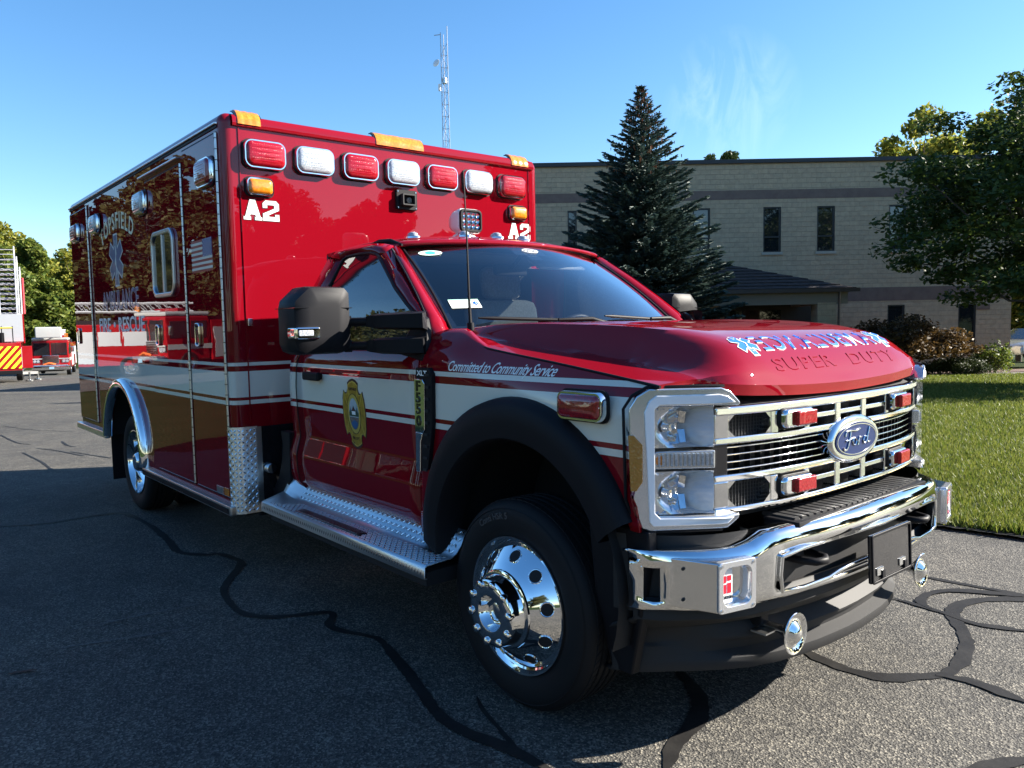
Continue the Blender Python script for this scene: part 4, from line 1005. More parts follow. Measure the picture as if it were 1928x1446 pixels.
# siren speaker housings
for sg in (-1, 1):
    fq = [(2.955, .952), (3.135, .885), (3.170, .742), (3.09, .735), (2.93, .90)]
    z0, z1 = .565, .725
    V = [(x, sg*y, z) for z in (z0, z1) for x, y in fq]; n_ = 5
    # front face is an open frame: build as ring
    A_, B_ = Vector((3.135, sg*.885, 0)), Vector((3.170, sg*.742, 0)); U_ = (B_-A_); Ln = U_.length; U_.normalize(); Nn = Vector((-U_.y, U_.x, 0)); Nn = Nn if Nn.x > 0 else -Nn
    F = [(0, 1, 6, 5), (2, 3, 8, 7), (3, 4, 9, 8), (4, 0, 5, 9), (0, 4, 3, 2, 1), (5, 6, 7, 8, 9)]
    SPK = recalc(mk('siren_speaker_housing', V, F, M_CHR2, AMB, 30)); bevelmod(SPK, .004)
    ff = lambda u, v, w: tuple(A_+U_*(Ln/2+u)+Nn*w+Vector((0, 0, (z0+z1)/2+v)))
    ring('speaker_bezel', rrect(Ln+.006, z1-z0+.004, .012), rrect(Ln-.034, z1-z0-.036, .03), ff, -.02, .005, M_SIL, SPK, .003)
    ww_, hh_ = Ln-.030, z1-z0-.03
    loft('speaker_throat', [[ff(u, v, w) for u, v in rrect(ww_*k_, hh_*k_, .03*k_)] for k_, w in ((1, -.005), (.75, -.055))], M_SIL, SPK, closed=True)
    plate('throat_back', rrect(ww_*.78, hh_*.78, .02), ff, -.058, -.054, M_SIL, SPK)
    lp = (lambda u, v, w: ff(u-.033*sg*-1*0-.033, v, w))
    plate('maker_plate', rrect(.050, .112, .006, 3), lp, -.052, -.010, M_WPL, SPK, .003)
    mRD = MATS.get('logo_red') or mat('logo_red', (.62, .01, .03), .4)
    for a, b, c, d in ((-.020, -.003, .012, .034), (.003, .018, .018, .034), (-.020, -.003, -.022, .006), (.003, .018, -.022, .010)): plate('logo_block', [(a, c), (b, c), (b, d), (a, d)], lp, -.010, -.0085, mRD, SPK)
    text('maker_lettering', 'HORTON', .0145, lambda u, v, w: lp(u, v-.036, w), M_BLK, SPK, xs=.78, w0=-.010, w1=-.0085)
    for u in (-Ln/2+.009, Ln/2-.009):
        for v in (-.07, .07): plate('screw', ell(.009, .009, 8, u, v), ff, .004, .0075, M_CHR2, SPK)
    for v in (-.05, .05): 
        p_ = Vector((3.03, sg*.926, .645+v)); plate('screw', ell(.011, .011, 8), lambda u, vv, w: tuple(p_+Vector((.93, sg*-.35, 0))*u+Vector((.35, sg*.93, 0))*w+Vector((0, 0, vv))), -.002, .004, M_VAL, SPK)
# side extension and air dam
dam = smooth_tab([(0, 3.135), (.35, 3.10), (.55, 3.04), (.70, 2.945), (.80, 2.862), (.88, 2.795), (.93, 2.72)])
yd = [-.93, -.91, -.88, -.84, -.79, -.72, -.64]+[-.55+.1*k for k in range(12)]+[.64, .72, .79, .84, .88, .91, .93]
secs = []
for y in yd:
    a = abs(y); d = dam(a); b = min(bx(min(1.0, a*1.04))-.06, d+.14); e = max(0, min(1, (.80-a)/.25))
    secs.append([(b, y*1.05, .575), (b+.005, y*1.05, .50), (b*.3+d*.7-.02*e, y*1.03, .445), (d-.055*e, y*1.015, .42), (d-.012, y, .385-.01*e), (d-.014, y, .365), (d-.035*e, y, .355), (d-.040*e, y, .325), (d+.004, y, .305), (d+.006, y, .285), (d-.004, y, .262), (d-.06, y*.99, .258)])
solid(loft('air_dam', secs, M_VAL, AMB, smooth=45, out=(1, 0, 0)), .01)
for sg in (-1, 1):
    P = [(2.66, .80), (2.93, .80), (2.93, .74), (2.895, .56), (2.89, .50), (2.80, .262), (2.71, .262), (2.68, .50)]
    V = []; F = []
    o = plate('bumper_side_extension', P, lambda u, v, w, sg=sg: (u, sg*(.962+w-.06*max(0, (.56-v)/.3)), v), -.03, .012, M_BLK, AMB, .006)
# air horns
for sg, y in ((-1, -.49), (1, .515)):
    px = 3.165; H = lathe('air_horn', [(.014, -.20), (.016, -.06), (.024, -.03), (.042, -.010), (.064, .004), (.071, .006), (.073, .004), (.071, .001), (.05, -.014), (.03, -.03)], M_CHR, AMB, (px, y, .405), 44, 'x', 1, 60)
    lathe('horn_reflector', [(.062, -.002), (.05, -.004), (.04, .002), (.028, .014), (.014, .022), (0, .024)], M_CHR, H, None, 36, 'x', 1, 80)
    box('horn_bracket', (-.14, 0, .045), (.05, .05, .10), M_BLK, H, .006); box('horn_tab', (-.10, -.03, -.01), (.06, .07, .006), M_ALU, H)
# ---- door mirrors
for sg in (-1, 1):
    ya, yb2 = 1.155, 1.432; zc_ = 1.513
    def mo(x, g, zt=1.665, zb=1.360):
        hw = (yb2-ya)/2-g; cy = (ya+yb2)/2; o_ = []
        P = [(-.138, .055), (-.130, .09), (-.065, .148), (-.05, .152), (.115, .152), (.138, .128), (.142, -.10), (.13, -.135), (.10, -.150), (-.09, -.150), (-.125, -.135), (-.138, -.10)]
        k_ = 1-g/.14
        return [(x, sg*(cy-p[0]*k_), zc_+p[1]*k_) for p in P]     # negative = outboard
    hd_ = loft('door_mirror', [mo(1.16, .012), mo(1.18, 0), mo(1.28, -.001), mo(1.335, .006), mo(1.352, .03), mo(1.358, .07)], M_BLK, AMB, closed=True, capped=True, smooth=45); 
    plate('mirror_glass', [(p[1], p[2]) for p in mo(0, .02)], lambda u, v, w: (1.16-w, u, v), 0, .002, M_CHR, hd_)
    boxb('mirror_seam', 1.15, 1.356, sg*1.156 if sg > 0 else -1.434, sg*1.434 if sg > 0 else -1.156, 1.5675, 1.5705, M_GBL, hd_)
    cl = plate('mirror_marker', rrect(.115, .052, .010, 4), lambda u, v, w, sg=sg: (1.345+w, sg*1.378-u*1, 1.459+v), -.06, .024, M_CHR, hd_, .006)
    plate('marker_lens', rrect(.070, .026, .006, 3, .012 if sg < 0 else -.012), lambda u, v, w, sg=sg: (1.345+w, sg*1.378-u, 1.459+v), .02, .027, M_LWHT, hd_, .002)
    boxb('marker_side', 1.29, 1.365, min(sg*1.425, sg*1.442), max(sg*1.425, sg*1.442), 1.435, 1.483, M_CHR, hd_, .006)
    for z in (1.505, 1.395):
        a_ = tube('mirror_arm', [(1.305, sg*1.16, z), (1.36, sg*1.12, z), (1.45, sg*1.075, z)], .021, M_BLK, hd_, 10)
        tube('arm_collar', [(1.30, sg*1.172, z), (1.318, sg*1.142, z)], .029, M_BLK, hd_, 10)
        Q = [(1.44, 1.105, .030), (1.47, 1.10, .036), (1.60, 1.03, .040), (1.66, .985, .042)]
        loft('arm_socket', [[(x+dx, sg*(y+dy), z+dz*h_/.04) for dx, dy, dz in ((-.012, -.03, -.04), (.02, -.02, -.04), (.03, .012, -.03), (.03, .014, .03), (.02, -.02, .04), (-.012, -.03, .04), (-.02, .02, .03), (-.02, .02, -.03))] for x, y, h_ in Q], M_BLK, hd_, closed=True, capped=True, smooth=30)
    plate('mirror_sail', [(1.44, 1.36), (1.67, 1.325), (1.69, 1.38), (1.675, 1.46), (1.645, 1.515), (1.60, 1.535), (1.50, 1.42)], lambda u, v, w, sg=sg: (u, sg*(interp([(1.3, .975), (1.39, .962), (1.55, .935)], v)+w), v), -.01, .022, M_BLK, hd_, .006)
# ---- running board of tread plate
for sg in (-1, 1):
    f = lambda x, y, z, sg=sg: (x, sg*y, z)
    def sec(x, lift, yi): return [f(x, .93, .60+lift), f(x, .965, .555+lift), f(x, 1.0, .515+lift*.6), f(x, 1.025, .503+lift*.3), f(x, 1.15, .497), f(x, 1.162, .490), f(x, 1.165, .44), f(x, 1.15, .435)]
    tb = loft('running_board', [sec(x, l, 0) for x, l in ((.22, .10), (.25, .075), (.32, .04), (.42, .012), (.52, 0), (1.0, 0), (1.90, 0))], M_DIA, AMB, smooth=30, out=(0, sg*.4, 1)); solid(tb, .006)
    if sg < 0:
        pts = []
        for i in range(7):
            for j in range(72):
                x = .30+1.59*(j+.5)/72; y = 1.035+.115*(i+.5)/7; s_ = 1 if (i+j) % 2 else -1
                pts.append(((x, -y, interp([(1.025, .5035), (1.15, .4975)], y)), (0, 0, 1), (R2, s_*R2, 0)))
        for i in range(4):
            for j in range(68):
                x = .40+1.49*(j+.5)/68; t = (i+.5)/4; P = Vector((x, -.935, .596)).lerp(Vector((x, -1.012, .508)), t)
                pts.append(((P.x, P.y-.003, P.z+.003), (0, -.72, .70), (R2, R2*.70*(1 if (i+j) % 2 else -1)*-1, R2*.72*(1 if (i+j) % 2 else -1)*-1)))
        for j in range(74): pts.append(((.24+1.65*(j+.5)/74, -1.1665, .466), (0, -1, 0), (.35, 0, .94)))
        lugs('tread_lugs', pts, tb, .0125, .0045, .0022)
        g_ = boxb('step_grip', .62, 1.30, -1.135, -1.085, .495, .506, M_GBL, AMB, .003)
        mb = MB()
        for k in range(44): mb.box(.63+.015*k, .637+.015*k, -1.133, -1.087, .505, .5085)
        mb.build('grip_teeth', M_CHR2, AMB)
        boxb('step_underside', .30, 1.88, -1.14, -.80, .40, .46, M_DRK, AMB)
    # curved black splash guard between cab and module
    P = [(.20+.0, .88)]; arcp = [(.235-.20*math.sin(t)*1.0, .86-.43*(1-math.cos(t))) for t in [PI/2*k/10 for k in range(11)]]
    inn = [(.16-.20*math.sin(t)*.95, .86-.40*(1-math.cos(t))) for t in [PI/2*k/10 for k in range(11)]]
    o_ = arcp+[(-.03, .40)]+inn[::-1]
    plate('splash_guard', [(.25, .88), (.27, .80), (.25, .70), (.20, .60), (.12, .52), (.03, .46), (.03, .40), (.14, .41), (.24, .45), (.24, .45), (.33, .54), (.36, .62), (.37, .88)][::1], lambda u, v, w, sg=sg: (u-.10, sg*(1.0+w), v), -.05, .0, M_BLK, AMB, .004)
for y in (-1.02,): lathe('fuel_cap', [(.0, .052), (.028, .050), (.034, .040), (.036, .0), (.046, -.004)], M_CHR, AMB, (.008, y, .645), 26, 'x', 1)
# ---- fire department shield on the door
def fD(u, v, w): z = 1.045+v; return (1.03+u, -(ys(z)+.0005+w), z)
K = 1.0
cross = [(-.052, .148), (-.03, .162), (0, .17), (.03, .162), (.052, .148), (.048, .125), (.060, .102), (.078, .100), (.092, .112), (.106, .07), (.112, .0), (.106, -.07), (.092, -.112), (.078, -.100), (.060, -.102), (.048, -.125), (.052, -.148), (.03, -.162), (0, -.17), (-.03, -.162), (-.052, -.148), (-.048, -.125), (-.060, -.102), (-.078, -.100), (-.092, -.112), (-.106, -.07), (-.112, 0), (-.106, .07), (-.092, .112), (-.078, .100), (-.060, .102), (-.048, .125)]
sh = lambda p, k: [(a*k, b*k) for a, b in p]
SHD = plate('department_shield', sub(sh(cross, 1.06), .03), fD, .0004, .0012, M_BRN, CDOOR)
plate('shield_gold', sub(sh(cross, .99), .03), fD, .0012, .0020, M_GLD, CDOOR)
mb = MB()
for lst in (cross,):
    V_, F_ = ring_vf(sh(cross, .985), sh(cross, .95), fD, .0020, .0027); mb.add(V_, F_)
for sx_ in (-1, 1):
    for sz_ in (-1, 1): mb.add(*plate_vf([(sx_*.047, sz_*.128), (sx_*.030, sz_*.075), (sx_*.035, sz_*.073), (sx_*.052, sz_*.126)], fD, .0020, .0027)); mb.add(*plate_vf([(sx_*.090, sz_*.108), (sx_*.058, sz_*.040), (sx_*.063, sz_*.038), (sx_*.095, sz_*.105)], fD, .0020, .0027))
mb.build('shield_lines', M_GLD2, CDOOR, 0)
plate('shield_oval_rim', ell(.132, .205, 36), fD, .0022, .0030, M_GLD2, CDOOR); ring('shield_oval_line', ell(.134, .208, 36), ell(.128, .201, 36), fD, .0024, .0034, M_BRN, CDOOR)
plate('shield_scene_sky', ell(.096, .160, 36), fD, .0030, .0036, mat('seal_sky', (.36, .44, .46), .5), CDOOR)
low = [(u, v) for u, v in ell(.096, .160, 60) if v < -.012]
plate('shield_scene_bridge', low, fD, .0036, .0041, mat('seal_stone', (.20, .15, .13), .6, vary=(120, (.1, .08, .07), .4, .6)), CDOOR)
plate('shield_scene_water', [(u, v) for u, v in ell(.090, .152, 60) if v < -.05-.0*u]+[(.028, -.040), (0, -.030), (-.028, -.044)][::1], fD, .0041, .0046, mat('seal_water', (.015, .10, .24), .4), CDOOR)
mb = MB()
for u, h_ in ((-.042, .03), (-.034, .05), (-.026, .035), (.03, .06), (.038, .045), (.022, .035)): mb.add(*plate_vf([(u-.007, -.012), (u+.007, -.012), (u, -.012+h_)], fD, .0036, .0042))
mb.add(*plate_vf([(-.048, -.012), (.048, -.012), (.047, .008), (-.047, .008)], fD, .0036, .0040)); mb.build('shield_scene_trees', mat('seal_green', (.02, .06, .03), .6), CDOOR, 0)
plate('shield_scene_house', [(-.018, -.004), (.018, -.004), (.018, .014), (-.018, .014)], fD, .0042, .0048, M_WHT, CDOOR); plate('shield_scene_roof', [(-.023, .014), (.023, .014), (.008, .03), (0, .042), (-.008, .03)], fD, .0042, .0048, M_BRN, CDOOR)
text('shield_lettering', 'TOPSFIELD', .021, lambda u, v, w: fD(u, v+.126-.6*u*u*3, w), M_BRN, CDOOR, xs=.80, bold=.01, w0=.0020, w1=.0032)
text('shield_lettering', 'FIRE DEPT.', .020, lambda u, v, w: fD(u, v-.127+.6*u*u*3, w), M_BRN, CDOOR, xs=.80, bold=.01, w0=.0020, w1=.0032)
# ================================================================== THE PLACE
CX, CY = CAM[0], CAM[1]
F2 = Vector((math.cos(YAW), math.sin(YAW))); R2v = Vector((math.sin(YAW), -math.cos(YAW)))
D0, D1, SLOPE = 7.0, 75.0, .032
def depth(x, y): return (x-CX)*F2.x+(y-CY)*F2.y
def gz(x, y): return -SLOPE*(min(max(depth(x, y), D0), D1)-D0)
def CB(d, lat): p = Vector((CX, CY))+F2*d+R2v*lat; return (p.x, p.y)
def sheet(name, poly, dz, m, parent=None, kind='structure'):
    bm = bmesh.new(); bm.faces.new([bm.verts.new((x, y, 0)) for x, y in poly])
    bmesh.ops.triangulate(bm, faces=bm.faces[:], ngon_method='BEAUTY')
    for d in (D0, D1):
        bmesh.ops.bisect_plane(bm, geom=bm.verts[:]+bm.edges[:]+bm.faces[:], plane_co=(CX+F2.x*d, CY+F2.y*d, 0), plane_no=(F2.x, F2.y, 0), dist=1e-4)
    for v in bm.verts: v.co.z = gz(v.co.x, v.co.y)+dz
    bmesh.ops.recalc_face_normals(bm, faces=bm.faces[:])
    me = bpy.data.meshes.new(name); bm.to_mesh(me); bm.free(); finish(me, m, 0); o = link(bpy.data.objects.new(name, me), parent); orient(o, (0, 0, 1))
    if kind: o['kind'] = kind
    return o
def gmat(name, build):
    m = bpy.data.materials.new(name); m.use_nodes = True; n = m.node_tree.nodes; L = m.node_tree.links; build(m, n, L, n['Principled BSDF']); return m
def nn_(n, L, typ, vec=None, **k):
    t = n.new(typ)
    for a, b in k.items(): t.inputs[a].default_value = b
    if vec is not None: L.new(vec, t.inputs['Vector'])
    return t
def ramp(n, L, src, stops):
    r = n.new('ShaderNodeValToRGB'); e = r.color_ramp.elements; e[0].position, e[0].color = stops[0][0], (*stops[0][1], 1); e[1].position, e[1].color = stops[-1][0], (*stops[-1][1], 1)
    for p, c in stops[1:-1]: q = e.new(p); q.color = (*c, 1)
    L.new(src, r.inputs[0]); return r.outputs[0]
def mixc(n, L, a, b, fac, mode='MIX'):
    x = n.new('ShaderNodeMix'); x.data_type = 'RGBA'; x.blend_type = mode
    for s, k in ((a, 'A'), (b, 'B')):
        if isinstance(s, tuple): x.inputs[k].default_value = (*s, 1)
        else: L.new(s, x.inputs[k])
    if isinstance(fac, float): x.inputs['Factor'].default_value = fac
    else: L.new(fac, x.inputs['Factor'])
    return x.outputs['Result']
def asphalt(m, n, L, b):
    tc = n.new('ShaderNodeTexCoord').outputs['Object']
    v1 = nn_(n, L, 'ShaderNodeTexVoronoi', tc, Scale=125.0); v2 = nn_(n, L, 'ShaderNodeTexVoronoi', tc, Scale=230.0)
    n1 = nn_(n, L, 'ShaderNodeTexNoise', tc, Scale=.42, Detail=9.0, Roughness=.68); n2 = nn_(n, L, 'ShaderNodeTexNoise', tc, Scale=5.0, Detail=7.0, Roughness=.65)
    sep = n.new('ShaderNodeSeparateColor'); L.new(v1.outputs['Color'], sep.inputs[0])
    stone = ramp(n, L, sep.outputs[0], [(0, (.017, .017, .017)), (.35, (.037, .036, .035)), (.75, (.072, .069, .063)), (1, (.155, .146, .128))])
    big = ramp(n, L, n1.outputs['Fac'], [(.32, (.62, .63, .66)), (.48, (1.0, .99, .97)), (.7, (1.45, 1.40, 1.30))]); mid = ramp(n, L, n2.outputs['Fac'], [(.28, (.66, .66, .66)), (.72, (1.25, 1.24, 1.2))])
    c = mixc(n, L, stone, big, 1.0, 'MULTIPLY'); c = mixc(n, L, c, mid, 1.0, 'MULTIPLY')
    # scattered pale flecks of worn aggregate
    sp = n.new('ShaderNodeSeparateColor'); L.new(v2.outputs['Color'], sp.inputs[0]); fl = ramp(n, L, sp.outputs[1], [(.955, (0, 0, 0)), (.985, (.55, .55, .55))])
    c = mixc(n, L, c, (.24, .225, .195), fl); L.new(c, b.inputs['Base Color']); b.inputs['Roughness'].default_value = .82; b.inputs['Specular IOR Level'].default_value = .35
    bp = n.new('ShaderNodeBump'); bp.inputs['Strength'].default_value = .8; bp.inputs['Distance'].default_value = .005
    ad = n.new('ShaderNodeMath'); ad.operation = 'ADD'; L.new(v1.outputs['Distance'], ad.inputs[0]); L.new(sep.outputs[1], ad.inputs[1]); L.new(ad.outputs[0], bp.inputs['Height']); bp.invert = False
    L.new(bp.outputs[0], b.inputs['Normal'])
M_ASP = gmat('asphalt', asphalt)
def grassm(m, n, L, b):
    tc = n.new('ShaderNodeTexCoord').outputs['Object']
    n1 = nn_(n, L, 'ShaderNodeTexNoise', tc, Scale=.5, Detail=8.0, Roughness=.65); n2 = nn_(n, L, 'ShaderNodeTexNoise', tc, Scale=28.0, Detail=6.0, Roughness=.7)
    c = ramp(n, L, n1.outputs['Fac'], [(.30, (.028, .058, .010)), (.55, (.052, .080, .016)), (.75, (.095, .098, .026))]); d = ramp(n, L, n2.outputs['Fac'], [(.3, (.55, .55, .55)), (.7, (1.3, 1.3, 1.2))])
    L.new(mixc(n, L, c, d, 1.0, 'MULTIPLY'), b.inputs['Base Color']); b.inputs['Roughness'].default_value = .8; b.inputs['Specular IOR Level'].default_value = .2
    bp = n.new('ShaderNodeBump'); bp.inputs['Strength'].default_value = .8; bp.inputs['Distance'].default_value = .03; L.new(n2.outputs['Fac'], bp.inputs['Height']); L.new(bp.outputs[0], b.inputs['Normal'])
M_GRS = gmat('grass_ground', grassm)
M_GR2 = mat('far_grass', (.012, .026, .006), .9, spec=.05, bump=('noise', 20, .8, .03), vary=(.7, (.026, .034, .010), .35, .7))
M_MUL = mat('mulch', (.05, .022, .014), .95, bump=('noise', 30, .8, .03), vary=(14, (.10, .05, .035), .4, .65))
M_TAR = mat('crack_sealant', (.011, .0105, .0105), .6, spec=.15, bump=('noise', 40, .3, .004), vary=(6, (.020, .019, .018), .4, .65))
M_KRB = mat('concrete_edging', (.33, .30, .25), .85, vary=(8, (.24, .22, .19), .4, .65))
sheet('ground', [(-700, -700), (700, -700), (700, 700), (-700, 700)], -.012, M_GR2)
# driveway: edge against the lawn on the far side, wide lot behind the vehicle
edge = [(14, 5.9), (8, 4.15), (5, 3.42), (3.6, 3.10), (2.82, 2.955), (2.235, 2.845), (1.0, 2.66), (-2, 2.45), (-6, 2.7), (-9, 4.5), (-12, 8), (-16, 12), (-40, 22), (-74, 42)]
near = [(-96, -8), (-92, -50), (-24, -44), (-24, -1.9), (-21, -1.6), (-13, -1.75), (-9.2, -2.05), (-6.2, -2.3), (-5.5, -2.6), (-5.2, -3.4), (-4.6, -5.4), (-2.5, -6.2), (6, -6.6), (16, -6.8), (40, -8), (40, 12)]
DRV = sheet('driveway', edge+near, 0.0, M_ASP)
# crack sealant ribbons
def pix(u, v): 
    d = RT*((u-964)/1472.19)-UP*((v-723)/1472.19)+FW
    t = -CAM[2]/d.z; x, y = CAM[0]+d.x*t, CAM[1]+d.y*t
    for _ in range(4): t = (gz(x, y)-CAM[2])/d.z; x, y = CAM[0]+d.x*t, CAM[1]+d.y*t
    return Vector((x, y))
def ribbon(pts, w, seed=0, dz=.004):
    r_ = random.Random(seed); Q = []
    for i in range(len(pts)-1):
        a = pts[max(0, i-1)]; b = pts[i]; c = pts[i+1]; d = pts[min(len(pts)-1, i+2)]; n_ = max(3, int((c-b).length/.03))
        for k in range(n_): t = k/n_; Q.append(.5*((2*b)+(c-a)*t+(2*a-5*b+4*c-d)*t*t+(3*b-a-3*c+d)*t**3))
    Q.append(pts[-1]); V = []; N = len(Q); ww = w
    for i, p in enumerate(Q):
        d = (Q[min(i+1, N-1)]-Q[max(i-1, 0)]).normalized(); nrm = Vector((-d.y, d.x)); ww += (w-ww)*.2+r_.uniform(-.16, .16)*w; e = min(1, (i+1)/4, (N-i)/4)
        for s_ in (-1, 1): q = p+nrm*s_*(ww/2*e+r_.uniform(-.06, .10)*w); V.append((q.x, q.y, gz(q.x, q.y)+dz))
    mk('crack_sealant', V, [(2*i, 2*i+1, 2*i+3, 2*i+2) for i in range(N-1)], M_TAR, DRV, 0)
c8 = lambda L: [pix(400+x*.415, 920+y*.415) for x, y in L]; c6 = lambda L: [pix(1180+x*.388, 900+y*.388) for x, y in L]; c4 = lambda L: [pix(x*.53, 680+y*.53) for x, y in L]
ribbon(c4([(-60, 588), (0, 585), (150, 577), (390, 542), (455, 546), (540, 590), (600, 640), (640, 680), (760, 690)]), .045, 1)
ribbon(c8([(-10, 294), (40, 300), (100, 320), (130, 345), (66, 430), (56, 480), (120, 560), (250, 585), (400, 575), (520, 563), (548, 580), (530, 610), (560, 640), (700, 670), (760, 690), (820, 760), (880, 830), (960, 940), (1040, 1040), (1150, 1110), (1280, 1160), (1420, 1220), (1560, 1300)]), .042, 2, .005)
ribbon(c8([(1200, 945), (1230, 1010), (1290, 1080), (1350, 1150), (1400, 1205)]), .020, 3)
ribbon(c6([(240, 930), (330, 1030), (355, 1100), (330, 1200), (240, 1290), (190, 1430)]), .055, 4)
ribbon(c6([(840, 830), (960, 890), (1100, 940), (1250, 970), (1400, 966), (1530, 955), (1610, 910), (1650, 830), (1640, 770), (1600, 700), (1580, 660), (1620, 615), (1750, 592), (1990, 590)]), .06, 5)
ribbon(c6([(1500, 960), (1650, 985), (1780, 1030), (1960, 1100)]), .05, 6, .0055); ribbon(c6([(1290, 585), (1430, 625), (1560, 665), (1700, 712), (1960, 748)]), .045, 7, .0055)
ribbon(c6([(1475, 640), (1425, 600), (1480, 562), (1620, 550), (1960, 580)]), .05, 8, .0065); ribbon(c6([(1430, 478), (1650, 520), (1960, 575)]), .035, 9); ribbon(c6([(1620, 1440), (1800, 1392), (1980, 1370)]), .05, 10)
for i, L_ in enumerate(([(80, 325), (120, 345), (150, 360), (190, 388), (240, 390)], [(250, 322), (330, 335), (395, 345)], [(0, 262), (60, 290), (110, 296)], [(130, 310), (200, 318), (260, 330), (300, 338)], [(220, 285), (240, 300), (270, 305)], [(300, 465), (350, 490), (420, 520)], [(10, 230), (120, 245), (260, 250)])):
    ribbon(c4(L_), .03 if i < 5 else .02, 20+i)
# pale scuffs worn into the asphalt
M_SCF = mat('pale_scuff', (.10, .098, .094), .9)
def scuff(a, b, seed, n_=26, w=.006):
    r_ = random.Random(seed); mb = MB(); d = (b-a).normalized(); nr = Vector((-d.y, d.x)); L_ = (b-a).length
    for k in range(n_):
        s = L_*(k+r_.random()*.6)/n_; l = r_.uniform(.01, .05); p = a+d*s+nr*r_.uniform(-.008, .008); q = p+d*l; ww = w*r_.uniform(.3, 1)
        zk = .005+.0003*k; mb.add([(*(p+nr*ww), zk), (*(q+nr*ww*.4), zk), (*(q-nr*ww*.5), zk), (*(p-nr*ww), zk)], [(3, 2, 1, 0)])
    o = mk('scuff_mark', mb.V, mb.F, M_SCF, DRV, 0); o['kind'] = 'stuff'
scuff(pix(130, 1188), pix(365, 1143), 1, 40); scuff(pix(110, 1222), pix(345, 1190), 2, 40); scuff(pix(15, 1270), pix(50, 1266), 3, 8, .012)
# lawn by the building with blades
lawn_poly = [p for p in edge[:8]]+[CB(14, -1.0), CB(29.5, -3), CB(29.5, 31), CB(7, 24)]
LAWN = sheet('lawn', [(x, y+.0) for x, y in lawn_poly], .018, M_GRS)
def leafmat(name, c1, c2, trans=.3, rough=.55):
    def bld(m, n, L, b):
        oi = n.new('ShaderNodeNewGeometry'); mr = ramp(n, L, oi.outputs['Random Per Island'], [(0, c1), (1, c2)])
        L.new(mr, b.inputs['Base Color']); b.inputs['Roughness'].default_value = rough; b.inputs['Specular IOR Level'].default_value = .3
        tr = n.new('ShaderNodeBsdfTranslucent'); L.new(mr, tr.inputs[0]); mx_ = n.new('ShaderNodeMixShader'); mx_.inputs[0].default_value = trans
        L.new(b.outputs[0], mx_.inputs[1]); L.new(tr.outputs[0], mx_.inputs[2]); L.new(mx_.outputs[0], n['Material Output'].inputs[0])
    return gmat(name, bld)
M_BLADE = leafmat('grass_blade', (.055, .095, .010), (.18, .19, .04), .38)
def fastmesh(name, co, nper, m, smooth=False):
    me = bpy.data.meshes.new(name); nv = len(co); nf = nv//nper
    me.vertices.add(nv); me.vertices.foreach_set('co', np.asarray(co, np.float32).ravel()); me.loops.add(nv); me.loops.foreach_set('vertex_index', np.arange(nv, dtype=np.int32))
    me.polygons.add(nf); me.polygons.foreach_set('loop_start', np.arange(0, nv, nper, dtype=np.int32)); me.materials.append(m); me.update(calc_edges=True); me.validate(); return me
rg = np.random.default_rng(5)
def inpoly(P, poly):
    x, y = P[:, 0], P[:, 1]; r = np.zeros(len(P), bool); n_ = len(poly)
    for i in range(n_):
        x1, y1 = poly[i]; x2, y2 = poly[(i+1) % n_]
        c = ((y1 > y) != (y2 > y)) & (x < (x2-x1)*(y-y1)/((y2-y1) if y2 != y1 else 1e-9)+x1); r ^= c
    return r
# sample blades in the part of the lawn in view, denser near the camera
nb = 520000
d_ = 3.2*(28/3.2)**(rg.random(nb)**1.0); lat = d_*(-.05+1.15*rg.random(nb)**.9); P = np.stack([CX+F2.x*d_+R2v.x*lat, CY+F2.y*d_+R2v.y*lat], 1)
k_ = inpoly(P, [(x, y+.03) for x, y in lawn_poly]); P = P[k_]; d_ = d_[k_]; nb = len(P); P = P+rg.normal(0, .03, P.shape)
zz = -SLOPE*np.maximum(0, ((P[:, 0]-CX)*F2.x+(P[:, 1]-CY)*F2.y)-D0)+.015
h_ = (.045+.035*rg.random(nb))*(1+.02*d_); w_ = .0035+.0012*d_*.9; an_ = rg.random(nb)*2*PI; le = rg.normal(0, .028, (nb, 2))
co = np.zeros((nb, 3, 3)); co[:, 0, :2] = P-np.stack([np.cos(an_), np.sin(an_)], 1)*w_[:, None]; co[:, 1, :2] = P+np.stack([np.cos(an_), np.sin(an_)], 1)*w_[:, None]; co[:, 2, :2] = P+le
co[:, :2, 2] = zz[:, None]; co[:, 2, 2] = zz+h_
go = link(bpy.data.objects.new('grass_blades', fastmesh('grass_blades', co.reshape(-1, 3), 3, M_BLADE))); tag(go, 'short mown grass blades covering the sunlit lawn', 'grass', kind='stuff')
ed_ = [Vector(p) for p in edge[:9]]; ribbon(ed_, .11, 77, .024); DRV.children[-1].name = 'soil_edge'
so_ = [o for o in DRV.children if o.name == 'soil_edge'][0]; so_.parent = LAWN; so_.data.materials[0] = M_MUL
# ---- planting bed before the building
bed = [CB(29.2, -8), CB(29.6, 8), CB(29.4, 14), CB(28.2, 17), CB(28.6, 22), CB(29.5, 31), CB(33.5, 31), CB(33.5, -8)]
sheet('planting_bed', bed, .035, M_MUL)
V = []; ed = [CB(29.0, -8), CB(29.4, 8), CB(29.2, 14), CB(28.0, 17), CB(28.4, 22), CB(29.3, 31)]
mb = MB()
for a, b in zip(ed, ed[1:]):
    A3, B3 = (a[0], a[1], gz(*a)+.05), (b[0], b[1], gz(*b)+.05); mb.tube([A3, B3], .07, 6)
tag(mb.build('path_edging', M_KRB), kind='structure')
